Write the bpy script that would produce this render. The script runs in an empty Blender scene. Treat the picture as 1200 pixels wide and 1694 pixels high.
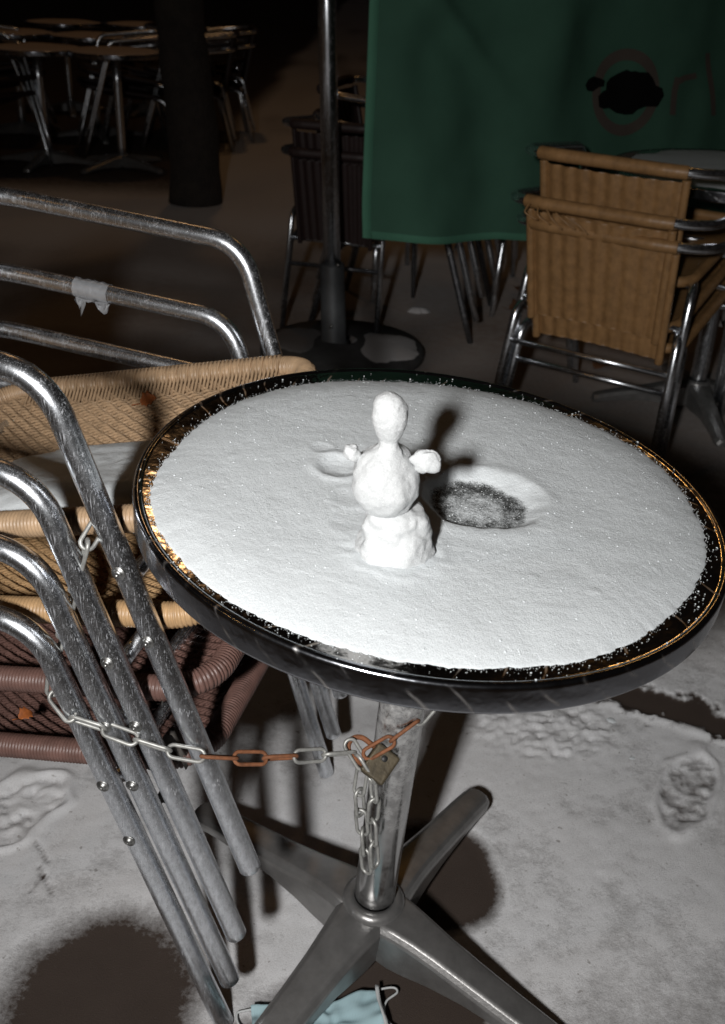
import bpy, math, random
import numpy as np
from mathutils import Vector, Matrix, noise

random.seed(7)
rng = np.random.default_rng(11)
sc = bpy.context.scene
col = sc.collection
R = math.radians

# ------------------------------------------------------------------ camera
CAM_H = 1.235
PITCH, ROLL = R(28.5), R(2.5)
FPX = 1700.0                                   # focal length in photo pixels (1200 x 1694)
fwd = Vector((0, math.cos(PITCH), -math.sin(PITCH)))
up0 = Vector((0, math.sin(PITCH), math.cos(PITCH)))
rt0 = Vector((1, 0, 0))
rt = rt0 * math.cos(ROLL) + up0 * math.sin(ROLL)
upv = up0 * math.cos(ROLL) - rt0 * math.sin(ROLL)
CAM = Vector((0, 0, CAM_H))
cam_d = bpy.data.cameras.new('camera')
cam = bpy.data.objects.new('camera', cam_d)
col.objects.link(cam)
mw = Matrix((rt, upv, -fwd)).transposed().to_4x4()
mw.translation = CAM
cam.matrix_world = mw
cam_d.sensor_fit = 'VERTICAL'
cam_d.sensor_height = 36.0
cam_d.lens = FPX / 1694 * 36.0
cam_d.clip_start = 0.02
cam_d.clip_end = 500
cam_d.dof.use_dof = True
cam_d.dof.focus_distance = 1.06
cam_d.dof.aperture_fstop = 10.0
sc.camera = cam

# ------------------------------------------------------------------ world: night sky
w = bpy.data.worlds.new('World')
sc.world = w
w.use_nodes = True
bg = w.node_tree.nodes['Background']
bg.inputs[0].default_value = (0.0042, 0.0034, 0.0032, 1)
bg.inputs[1].default_value = 1.0

# ------------------------------------------------------------------ lights: hand flash left of the camera, sodium street lamps behind
def lamp(name, kind, loc, energy, color, size):
    d = bpy.data.lights.new(name, kind)
    d.energy = energy
    d.color = color
    o = bpy.data.objects.new(name, d)
    col.objects.link(o)
    o.location = loc
    if kind == 'AREA':
        d.shape = 'RECTANGLE'
        d.size, d.size_y = size
    else:
        d.shadow_soft_size = size
    return o
fl = lamp('flash', 'AREA', CAM + rt * -0.300 - upv * 0.030 - fwd * 0.52, 10.1, (1.0, 0.985, 0.97), (0.085, 0.12))
tgt = CAM + fwd * 1.6 + upv * 0.05 + rt * 0.02
fl.rotation_euler = (tgt - fl.location).to_track_quat('-Z', 'Y').to_euler()
fl.data.spread = R(95)
SOD = (1.0, 0.50, 0.14)
lamp('street_light', 'POINT', (-1.3, 7.9, 6.4), 34, (1.0, 0.55, 0.24), 0.16)
lamp('street_light', 'POINT', (2.75, 7.6, 5.2), 13, SOD, 0.12)
lamp('street_light', 'POINT', (-4.2, -0.5, 4.6), 14, SOD, 0.12)

sc.view_settings.view_transform = 'Standard'
sc.view_settings.look = 'None'
sc.view_settings.exposure = 0.0
sc.view_settings.gamma = 1.0
sc.view_settings.use_curve_mapping = False
try:
    sc.cycles.use_denoising = True
    sc.cycles.denoiser = 'OPENIMAGEDENOISE'
    sc.cycles.max_bounces = 5
    sc.cycles.caustics_reflective = False
    sc.cycles.caustics_refractive = False
except Exception:
    pass

# ------------------------------------------------------------------ helpers
def ray(px, py):
    return rt * ((px - 600) / FPX) - upv * ((py - 847) / FPX) + fwd
def gp(px, py, z=0.0):
    d = ray(px, py)
    return CAM + d * ((z - CAM_H) / d.z)
def dp(px, py, depth):
    return CAM + ray(px, py) * depth
def vp(px, py, Y):
    d = ray(px, py)
    return CAM + d * (Y / d.y)
def n3(x, y, z=0.0, s=1.0):
    return noise.noise(Vector((x * s, y * s, z * s)))
def sstep(a, b, x):
    t = min(1.0, max(0.0, (x - a) / (b - a)))
    return t * t * (3 - 2 * t)

def link(name, me, mat=None, parent=None, smooth=True):
    if mat is not None:
        me.materials.append(mat)
    if smooth and len(me.polygons):
        me.polygons.foreach_set('use_smooth', np.ones(len(me.polygons), dtype=bool))
    o = bpy.data.objects.new(name, me)
    col.objects.link(o)
    if parent is not None:
        o.parent = parent
    return o
def tag(o, label=None, cat=None, group=None, kind=None):
    if label: o['label'] = label
    if cat: o['category'] = cat
    if group: o['group'] = group
    if kind: o['kind'] = kind
    return o
def empty(name, loc=(0, 0, 0), rz=0.0, mat=None):
    o = bpy.data.objects.new(name, None)
    o.empty_display_size = 0.05
    col.objects.link(o)
    if mat is not None:
        o.matrix_world = mat
    else:
        o.location = loc
        o.rotation_euler = (0, 0, rz)
    return o

class MB:
    """collects vertices and faces of one mesh"""
    def __init__(s):
        s.v, s.f = [], []
    def tube(s, pts, r, sides=10, closed=False, caps=True, radii=None, flat=1.0, refup=None):
        pts = [Vector(p) for p in pts]
        n = len(pts)
        tans = []
        for i in range(n):
            if closed:
                t = pts[(i + 1) % n] - pts[i - 1]
            else:
                t = pts[min(i + 1, n - 1)] - pts[max(i - 1, 0)]
            tans.append(t.normalized())
        t0 = tans[0]
        a = Vector(refup) if refup is not None else (Vector((0, 0, 1)) if abs(t0.z) < 0.9 else Vector((1, 0, 0)))
        nrm = (a - t0 * a.dot(t0)).normalized()
        base = len(s.v)
        for i in range(n):
            t = tans[i]
            if refup is not None:
                a = Vector(refup)
                nn = a - t * a.dot(t)
                if nn.length > 1e-4: nrm = nn.normalized()
            else:
                nrm = (nrm - t * nrm.dot(t)).normalized()
            b = t.cross(nrm)
            rr = radii[i] if radii is not None else r
            for k in range(sides):
                an = 2 * math.pi * k / sides
                s.v.append(pts[i] + nrm * (math.cos(an) * rr * flat) + b * (math.sin(an) * rr))
        m = n if closed else n - 1
        for i in range(m):
            i2 = (i + 1) % n
            for k in range(sides):
                k2 = (k + 1) % sides
                s.f.append((base + i * sides + k, base + i * sides + k2, base + i2 * sides + k2, base + i2 * sides + k))
        if caps and not closed:
            s.f.append(tuple(base + k for k in range(sides))[::-1])
            s.f.append(tuple(base + (n - 1) * sides + k for k in range(sides)))
        return s
    def lathe(s, prof, seg=48, mtx=None, cap0=False, cap1=False):
        base = len(s.v)
        for (r, z) in prof:
            for k in range(seg):
                an = 2 * math.pi * k / seg
                p = Vector((r * math.cos(an), r * math.sin(an), z))
                s.v.append(mtx @ p if mtx is not None else p)
        for i in range(len(prof) - 1):
            for k in range(seg):
                k2 = (k + 1) % seg
                s.f.append((base + i * seg + k, base + i * seg + k2, base + (i + 1) * seg + k2, base + (i + 1) * seg + k))
        if cap0: s.f.append(tuple(base + k for k in range(seg))[::-1])
        if cap1: s.f.append(tuple(base + (len(prof) - 1) * seg + k for k in range(seg)))
        return s
    def grid(s, fn, nu, nv, closed_u=False):
        base = len(s.v)
        for i in range(nu):
            for j in range(nv):
                s.v.append(Vector(fn(i, j)))
        for i in range(nu if closed_u else nu - 1):
            i2 = (i + 1) % nu
            for j in range(nv - 1):
                s.f.append((base + i * nv + j, base + i2 * nv + j, base + i2 * nv + j + 1, base + i * nv + j + 1))
        return s
    def box(s, c, d, mtx=None):
        base = len(s.v)
        for sx in (-1, 1):
            for sy in (-1, 1):
                for sz in (-1, 1):
                    p = Vector((c[0] + sx * d[0] / 2, c[1] + sy * d[1] / 2, c[2] + sz * d[2] / 2))
                    s.v.append(mtx @ p if mtx is not None else p)
        for q in ((0, 1, 3, 2), (4, 6, 7, 5), (0, 4, 5, 1), (2, 3, 7, 6), (0, 2, 6, 4), (1, 5, 7, 3)):
            s.f.append(tuple(base + i for i in q))
        return s
    def mesh(s, name):
        me = bpy.data.meshes.new(name)
        me.from_pydata([tuple(v) for v in s.v], [], s.f)
        me.update()
        return me
    def build(s, name, mat, parent=None, smooth=True):
        return link(name, s.mesh(name), mat, parent, smooth)

def fillet(pts, rads, n=8):
    """polyline with rounded corners"""
    pts = [Vector(p) for p in pts]
    out = [pts[0]]
    for i in range(1, len(pts) - 1):
        p, a, b = pts[i], (pts[i - 1] - pts[i]), (pts[i + 1] - pts[i])
        la, lb = a.length, b.length
        a.normalize(); b.normalize()
        ang = a.angle(b)
        r = rads[i - 1] if isinstance(rads, (list, tuple)) else rads
        d = min(r / math.tan(ang / 2), la * 0.48, lb * 0.48)
        p0, p2 = p + a * d, p + b * d
        for k in range(n + 1):
            t = k / n
            out.append(p0 * (1 - t) ** 2 + p * (2 * t * (1 - t) * 0.86) + (p0 + p2) * (t * (1 - t) * 0.14) + p2 * t * t)
    out.append(pts[-1])
    return out
def resample(pts, step, closed=False):
    pts = [Vector(p) for p in pts]
    if closed: pts = pts + [pts[0]]
    L = [0.0]
    for i in range(1, len(pts)): L.append(L[-1] + (pts[i] - pts[i - 1]).length)
    n = max(2, int(round(L[-1] / step)))
    out, j = [], 0
    for k in range(n if closed else n + 1):
        d = L[-1] * k / n
        while j < len(L) - 2 and L[j + 1] < d: j += 1
        t = (d - L[j]) / max(1e-9, L[j + 1] - L[j])
        out.append(pts[j].lerp(pts[j + 1], min(1, max(0, t))))
    return out

# ------------------------------------------------------------------ materials
def mat(name):
    m = bpy.data.materials.new(name)
    m.use_nodes = True
    nt = m.node_tree
    b = nt.nodes['Principled BSDF']
    return m, nt, b
def N(nt, t, **kw):
    n = nt.nodes.new(t)
    for k, v in kw.items():
        if hasattr(n, k): setattr(n, k, v)
        else: n.inputs[k].default_value = v
    return n
def L(nt, a, b): nt.links.new(a, b)
def coords(nt, kind='Object', scale=None):
    tc = N(nt, 'ShaderNodeTexCoord')
    if scale is None: return tc.outputs[kind]
    mp = N(nt, 'ShaderNodeMapping')
    mp.inputs['Scale'].default_value = scale
    L(nt, tc.outputs[kind], mp.inputs[0])
    return mp.outputs[0]
def noise_tex(nt, vec, scale, detail=4, rough=0.55):
    n = N(nt, 'ShaderNodeTexNoise')
    n.inputs['Scale'].default_value = scale
    n.inputs['Detail'].default_value = detail
    n.inputs['Roughness'].default_value = rough
    L(nt, vec, n.inputs['Vector'])
    return n.outputs[0]
def ramp(nt, fac, stops):
    r = N(nt, 'ShaderNodeValToRGB')
    e = r.color_ramp.elements
    while len(e) < len(stops): e.new(0.5)
    for el, (p, c) in zip(e, stops):
        el.position = p
        el.color = c if len(c) == 4 else (*c, 1)
    L(nt, fac, r.inputs[0])
    return r.outputs[0]
def grey(v): return (v, v, v, 1)
def bump(nt, b, h, strength, dist, prev=None):
    n = N(nt, 'ShaderNodeBump')
    n.inputs['Strength'].default_value = strength
    n.inputs['Distance'].default_value = dist
    L(nt, h, n.inputs['Height'])
    if prev is not None: L(nt, prev, n.inputs['Normal'])
    if b is not None: L(nt, n.outputs[0], b.inputs['Normal'])
    return n.outputs[0]
def mth(nt, op, a, b_=None, c=None):
    n = N(nt, 'ShaderNodeMath', operation=op)
    for i, v in enumerate((a, b_, c)):
        if v is None: continue
        if isinstance(v, (int, float)): n.inputs[i].default_value = v
        else: L(nt, v, n.inputs[i])
    return n.outputs[0]
def mixc(nt, f, a, b_):
    n = N(nt, 'ShaderNodeMix', data_type='RGBA')
    if isinstance(f, (int, float)): n.inputs[0].default_value = f
    else: L(nt, f, n.inputs[0])
    for i, v in ((6, a), (7, b_)):
        if isinstance(v, tuple): n.inputs[i].default_value = v if len(v) == 4 else (*v, 1)
        else: L(nt, v, n.inputs[i])
    return n.outputs[2]

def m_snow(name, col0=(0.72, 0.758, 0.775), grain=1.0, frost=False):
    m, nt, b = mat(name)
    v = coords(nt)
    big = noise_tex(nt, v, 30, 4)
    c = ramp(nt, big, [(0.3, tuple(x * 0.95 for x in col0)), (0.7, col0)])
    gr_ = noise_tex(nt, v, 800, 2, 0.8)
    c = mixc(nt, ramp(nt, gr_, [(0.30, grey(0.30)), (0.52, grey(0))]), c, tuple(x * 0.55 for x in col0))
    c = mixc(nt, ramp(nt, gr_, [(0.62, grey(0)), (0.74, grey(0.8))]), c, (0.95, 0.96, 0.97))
    if frost:
        at = N(nt, 'ShaderNodeAttribute', attribute_name='thin')
        fn_ = noise_tex(nt, v, 700, 3, 0.75)
        fm_ = noise_tex(nt, v, 120, 3, 0.6)
        k = mth(nt, 'ADD', mth(nt, 'MULTIPLY_ADD', fn_, 1.6, -0.8), mth(nt, 'MULTIPLY_ADD', fm_, 1.2, -0.6))
        k = mth(nt, 'ADD', k, at.outputs['Fac'])
        k = mth(nt, 'MULTIPLY', ramp(nt, k, [(0.32, grey(0)), (1.0, grey(1))]), ramp(nt, at.outputs['Fac'], [(0.02, grey(0)), (0.15, grey(1))]))
        c = mixc(nt, k, c, (0.040, 0.042, 0.041, 1))
    L(nt, c, b.inputs['Base Color'])
    b.inputs['Roughness'].default_value = 0.6
    b.inputs['Specular IOR Level'].default_value = 0.25
    b.inputs['Subsurface Weight'].default_value = 0.0
    g1 = noise_tex(nt, v, 600, 3, 0.8)
    vo = N(nt, 'ShaderNodeTexVoronoi'); vo.inputs['Scale'].default_value = 190; L(nt, v, vo.inputs['Vector'])
    pit = mth(nt, 'SMOOTH_MIN', vo.outputs[0], 0.5, 0.2)
    nb = bump(nt, None, g1, 0.5 * grain, 0.0018)
    nb = bump(nt, None, pit, 0.16 * grain, 0.002, nb)
    bump(nt, b, noise_tex(nt, v, 95, 2), 0.16 * grain, 0.003, nb)
    return m
SNOW = m_snow('snow')
SNOW_T = m_snow('table_snow', frost=True)
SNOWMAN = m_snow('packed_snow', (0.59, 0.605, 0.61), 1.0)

def m_tube(name, tint=(0.82, 0.85, 0.89), scuff=0.5, rough=0.21):
    m, nt, b = mat(name)
    v = coords(nt)
    s1 = noise_tex(nt, v, 760, 3, 0.8)
    s2 = noise_tex(nt, v, 34, 3, 0.65)
    # short straight scratches: noise stretched along three directions, shown in patches
    scr = None
    for rot, sc3, thr in (((0.5, 0.2, 0.3), (900, 900, 45), 0.64), ((-0.6, 0.9, 1.2), (1000, 60, 1000), 0.66), ((0.1, -0.35, 2.2), (800, 800, 30), 0.65)):
        mp = N(nt, 'ShaderNodeMapping'); mp.inputs['Rotation'].default_value = rot; mp.inputs['Scale'].default_value = sc3
        L(nt, v, mp.inputs[0])
        q = ramp(nt, noise_tex(nt, mp.outputs[0], 1.0, 1, 0.5), [(thr, grey(0)), (thr + 0.05, grey(1))])
        scr = q if scr is None else mth(nt, 'MAXIMUM', scr, q)
    gate = ramp(nt, noise_tex(nt, v, 90, 2), [(0.36, grey(0.1)), (0.58, grey(1))])
    scr = mth(nt, 'MULTIPLY', scr, gate)
    fleck = ramp(nt, s1, [(0.58, grey(0)), (0.72, grey(0.7))])
    patch = ramp(nt, s2, [(0.35, grey(0.35)), (0.65, grey(1))])
    tot = mth(nt, 'MULTIPLY', mth(nt, 'MAXIMUM', fleck, scr), patch)
    # worn dull towards the feet, bright where hands polish the arms
    sep = N(nt, 'ShaderNodeSeparateXYZ'); L(nt, v, sep.inputs[0])
    worn = ramp(nt, sep.outputs[2], [(0.02, grey(1)), (0.30, grey(0.1))])
    mott = noise_tex(nt, coords(nt, 'Object', (1, 1, 0.5)), 240, 4, 0.75)
    bc = mixc(nt, ramp(nt, mott, [(0.36, grey(0.42)), (0.58, grey(0))]), (*tint, 1), tuple(x * 0.42 for x in tint))
    L(nt, mixc(nt, tot, bc, (0.90, 0.92, 0.96, 1)), b.inputs['Base Color'])
    rr = mth(nt, 'MULTIPLY_ADD', tot, 0.22 * scuff / 0.5, rough)
    rr = mth(nt, 'MULTIPLY_ADD', s2, 0.10, rr)
    L(nt, mth(nt, 'MULTIPLY_ADD', worn, 0.05 * scuff / 0.5, rr), b.inputs['Roughness'])
    me_ = mth(nt, 'MULTIPLY_ADD', tot, -0.35 * scuff / 0.5, 1.0)
    L(nt, mth(nt, 'MULTIPLY_ADD', worn, -0.03 * scuff / 0.5, me_), b.inputs['Metallic'])
    bump(nt, b, s1, 0.10, 0.0008)
    return m
TUBE = m_tube('scratched_aluminium')
TUBE_BG = m_tube('aluminium_far', scuff=0.25, rough=0.18)
DARKTUBE = m_tube('dull_steel', (0.20, 0.20, 0.21), 0.2, 0.4)

def m_plain(name, c, rough=0.5, metal=0.0, var=0.15, nscale=40, bstr=0.0, bdist=0.002):
    m, nt, b = mat(name)
    v = coords(nt)
    n = noise_tex(nt, v, nscale, 5, 0.6)
    L(nt, ramp(nt, n, [(0.3, tuple(x * (1 - var) for x in c)), (0.7, tuple(min(1, x * (1 + var)) for x in c))]), b.inputs['Base Color'])
    b.inputs['Roughness'].default_value = rough
    b.inputs['Metallic'].default_value = metal
    if bstr: bump(nt, b, noise_tex(nt, v, nscale * 4, 4), bstr, bdist)
    return m
WICK_TAN = m_plain('tan_rattan', (0.39, 0.265, 0.16), 0.42, 0, 0.22, 55, 0.2)
WICK_GOLD = m_plain('golden_rattan', (0.45, 0.285, 0.145), 0.40, 0, 0.22, 55, 0.2)
WICK_BROWN = m_plain('brown_rattan', (0.145, 0.080, 0.066), 0.42, 0, 0.22, 55, 0.2)
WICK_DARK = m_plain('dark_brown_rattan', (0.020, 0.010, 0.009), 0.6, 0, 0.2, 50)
WICK_BACK = m_plain('ochre_rattan', (0.29, 0.160, 0.066), 0.45, 0, 0.22, 45, 0.2)
RUBBER = m_plain('black_plastic', (0.02, 0.02, 0.02), 0.5)
SPACER = m_plain('grey_spacer', (0.12, 0.11, 0.10), 0.55)
SCREW = m_plain('screw_steel', (0.36, 0.36, 0.35), 0.42, 1.0)
ZINC = m_plain('zinc_chain', (0.40, 0.40, 0.38), 0.5, 0.6, 0.3, 90)
RUST = m_plain('rusty_chain', (0.21, 0.082, 0.036), 0.75, 0.1, 0.4, 120, 0.3)
BRASS = m_plain('tarnished_brass', (0.085, 0.068, 0.042), 0.55, 0.4, 0.45, 90, 0.3)
LEAFM = m_plain('dead_leaf', (0.34, 0.10, 0.025), 0.6, 0, 0.4, 120)
LEAFD = m_plain('brown_leaf', (0.15, 0.07, 0.035), 0.7, 0, 0.4, 60)
BARK = m_plain('bark', (0.030, 0.024, 0.020), 0.9, 0, 0.35, 14, 0.8, 0.02)
CAST = m_plain('cast_aluminium', (0.25, 0.245, 0.24), 0.34, 0.6, 0.18, 35, 0.25, 0.0012)
LITTER = m_plain('pale_litter', (0.5, 0.5, 0.5), 0.7)
CONC = m_plain('cast_iron_base', (0.05, 0.05, 0.05), 0.6, 0, 0.25, 20)
SLEEVE = m_plain('grey_sleeve', (0.09, 0.095, 0.10), 0.5, 0.3, 0.2, 20)

def m_steel_top(name, rough=0.05, gain=1.0, tint=(0.42, 0.41, 0.40, 1)):
    """polished steel with an engine-turned pattern of short curved strokes"""
    m, nt, b = mat(name)
    v = coords(nt)
    sep = N(nt, 'ShaderNodeSeparateXYZ'); L(nt, v, sep.inputs[0])
    an = mth(nt, 'ARCTAN2', sep.outputs[1], sep.outputs[0])
    r2 = mth(nt, 'SQRT', mth(nt, 'ADD', mth(nt, 'POWER', sep.outputs[0], 2), mth(nt, 'POWER', sep.outputs[1], 2)))
    wob = noise_tex(nt, v, 9, 2)
    tw = mth(nt, 'MULTIPLY_ADD', r2, 18.0, mth(nt, 'MULTIPLY', an, 46 / (2 * math.pi)))
    tw = mth(nt, 'MULTIPLY_ADD', sep.outputs[2], 26.0, tw)
    tw = mth(nt, 'MULTIPLY_ADD', wob, 1.3, tw)
    fr = mth(nt, 'FRACT', tw)
    tri = mth(nt, 'ABSOLUTE', mth(nt, 'SUBTRACT', fr, 0.5))
    line = ramp(nt, tri, [(0.0, grey(gain)), (0.05 / gain, grey(0))])
    gate = ramp(nt, noise_tex(nt, v, 38, 2), [(0.45, grey(0)), (0.6, grey(1))])
    line = mth(nt, 'MULTIPLY', line, gate)
    sm = noise_tex(nt, v, 60, 4)
    b.inputs['Metallic'].default_value = 1.0
    L(nt, mixc(nt, line, tint, (0.9, 0.86, 0.8, 1)), b.inputs['Base Color'])
    rr = mth(nt, 'MULTIPLY_ADD', sm, 0.12, rough)
    L(nt, mth(nt, 'MULTIPLY_ADD', line, 0.42, rr), b.inputs['Roughness'])
    bump(nt, b, noise_tex(nt, v, 30, 3), 0.22, 0.004)
    return m
STEEL = m_steel_top('swirled_steel')
BAND = m_steel_top('brushed_steel_band', 0.12, 0.55, (0.34, 0.35, 0.38, 1))

def m_pole():
    m, nt, b = mat('stained_chrome')
    v = coords(nt)
    s = noise_tex(nt, v, 45, 6, 0.75)
    sep = N(nt, 'ShaderNodeSeparateXYZ'); L(nt, v, sep.inputs[0])
    hgt = ramp(nt, sep.outputs[2], [(0.22, grey(0.25)), (0.45, grey(1))])
    st = mth(nt, 'MULTIPLY', ramp(nt, s, [(0.40, grey(0)), (0.62, grey(1))]), hgt)
    b.inputs['Metallic'].default_value = 1.0
    L(nt, mixc(nt, st, (0.42, 0.42, 0.42, 1), (0.72, 0.72, 0.71, 1)), b.inputs['Base Color'])
    L(nt, mth(nt, 'MULTIPLY_ADD', st, 0.38, 0.16), b.inputs['Roughness'])
    L(nt, mth(nt, 'MULTIPLY_ADD', st, -0.45, 1.0), b.inputs['Metallic'])
    return m
POLE = m_pole()

def m_ground():
    m, nt, b = mat('snowy_pavement')
    v = coords(nt)
    at = N(nt, 'ShaderNodeAttribute', attribute_name='cover')
    dt = N(nt, 'ShaderNodeAttribute', attribute_name='dirt')
    nz = noise_tex(nt, v, 130, 5, 0.7)
    nz2 = noise_tex(nt, v, 26, 4, 0.6)
    f = mth(nt, 'ADD', at.outputs['Fac'], mth(nt, 'MULTIPLY', mth(nt, 'SUBTRACT', nz, 0.5), 0.55))
    f = mth(nt, 'ADD', f, mth(nt, 'MULTIPLY', mth(nt, 'SUBTRACT', nz2, 0.5), 0.35))
    cov = ramp(nt, f, [(0.16, grey(0)), (0.86, grey(1))])
    pn = noise_tex(nt, v, 300, 3, 0.7)
    pv = noise_tex(nt, v, 7, 4)
    pave = mixc(nt, pv, (0.050, 0.037, 0.030, 1), (0.085, 0.064, 0.053, 1))
    pave = mixc(nt, ramp(nt, pn, [(0.66, grey(0)), (0.74, grey(0.6))]), pave, (0.16, 0.14, 0.12, 1))
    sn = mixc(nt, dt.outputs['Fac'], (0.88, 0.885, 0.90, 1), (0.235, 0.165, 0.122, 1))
    sn = mixc(nt, ramp(nt, nz2, [(0.35, grey(0.25)), (0.6, grey(0))]), sn, (0.66, 0.655, 0.65, 1))
    gr_ = noise_tex(nt, v, 520, 2, 0.8)
    sn = mixc(nt, ramp(nt, gr_, [(0.30, grey(0.4)), (0.50, grey(0))]), sn, (0.42, 0.41, 0.40, 1))
    sn = mixc(nt, ramp(nt, noise_tex(nt, v, 75, 2), [(0.70, grey(0)), (0.76, grey(0.7))]), sn, (0.30, 0.28, 0.26, 1))
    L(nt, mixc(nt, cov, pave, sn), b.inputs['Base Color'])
    b.inputs['Roughness'].default_value = 0.75
    b.inputs['Specular IOR Level'].default_value = 0.25
    n1 = bump(nt, None, noise_tex(nt, v, 420, 3, 0.8), 0.42, 0.003)
    bump(nt, b, cov, 0.5, 0.004, n1)
    return m
GROUND = m_ground()

def m_cloth(name, c):
    m, nt, b = mat(name)
    v = coords(nt)
    n = noise_tex(nt, v, 5, 4)
    L(nt, ramp(nt, n, [(0.3, tuple(x * 0.8 for x in c)), (0.7, c)]), b.inputs['Base Color'])
    b.inputs['Roughness'].default_value = 0.85
    b.inputs['Specular IOR Level'].default_value = 0.15
    wv = N(nt, 'ShaderNodeTexWave'); wv.inputs['Scale'].default_value = 160; L(nt, v, wv.inputs['Vector'])
    bump(nt, b, wv.outputs[0], 0.15, 0.001)
    return m
GREEN = m_cloth('green_canvas', (0.055, 0.132, 0.090))
GREENHEM = m_cloth('green_hem', (0.080, 0.215, 0.142))
PRINT = m_cloth('faded_print', (0.095, 0.078, 0.064))
BLACKPRINT = m_cloth('black_print', (0.0025, 0.0025, 0.0025))
MASKBLUE = m_cloth('mask_blue', (0.50, 0.70, 0.75))
MASKWHITE = m_cloth('mask_white', (0.72, 0.74, 0.74))

def m_tape():
    m, nt, b = mat('clear_tape')
    b.inputs['Base Color'].default_value = (0.55, 0.57, 0.6, 1)
    b.inputs['Roughness'].default_value = 0.25
    b.inputs['Alpha'].default_value = 0.42
    v = coords(nt)
    bump(nt, b, noise_tex(nt, v, 150, 3), 0.6, 0.004)
    return m
TAPE = m_tape()

# ------------------------------------------------------------------ ground
def axis(lo, hi, step, far, gr=1.09):
    a = list(np.arange(lo, hi + step * 0.5, step))
    s, x = step, a[-1]
    while x < far[1]:
        s *= gr; x += s; a.append(x)
    s, x = step, a[0]
    pre = []
    while x > far[0]:
        s *= gr; x -= s; pre.append(x)
    return np.array(pre[::-1] + a)
gx = axis(-0.62, 0.86, 0.0052, (-90, 90))
gy = axis(0.74, 1.85, 0.0052, (-40, 160))
P = gp
def ell(x, y, cx, cy, rx, ry, rot=0.0, wob=0.10, seed=0.0):
    dx, dy = x - cx, y - cy
    c, s_ = math.cos(rot), math.sin(rot)
    u, v = (dx * c + dy * s_) / rx, (-dx * s_ + dy * c) / ry
    d = math.sqrt(u * u + v * v)
    return d + wob * noise.noise(Vector((x * 11 + seed, y * 11, seed)))
fpA, fpB = P(1135, 1312), P(25, 1345)
tr = P(900, 1205)
s0, s1 = P(955, 1135), P(1235, 1225)
sd = Vector((s1.x - s0.x, s1.y - s0.y, 0)); sl = sd.length; sd.normalize()
birds = [((50, 1480), (72, 1452)), ((72, 1452), (88, 1484)), ((66, 1436), (71, 1452)), ((60, 1396), (80, 1430))]
birds = [(P(*a), P(*b_)) for a, b_ in birds]
nvx = len(gx)
verts, cover, dirt = [], [], []
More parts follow.
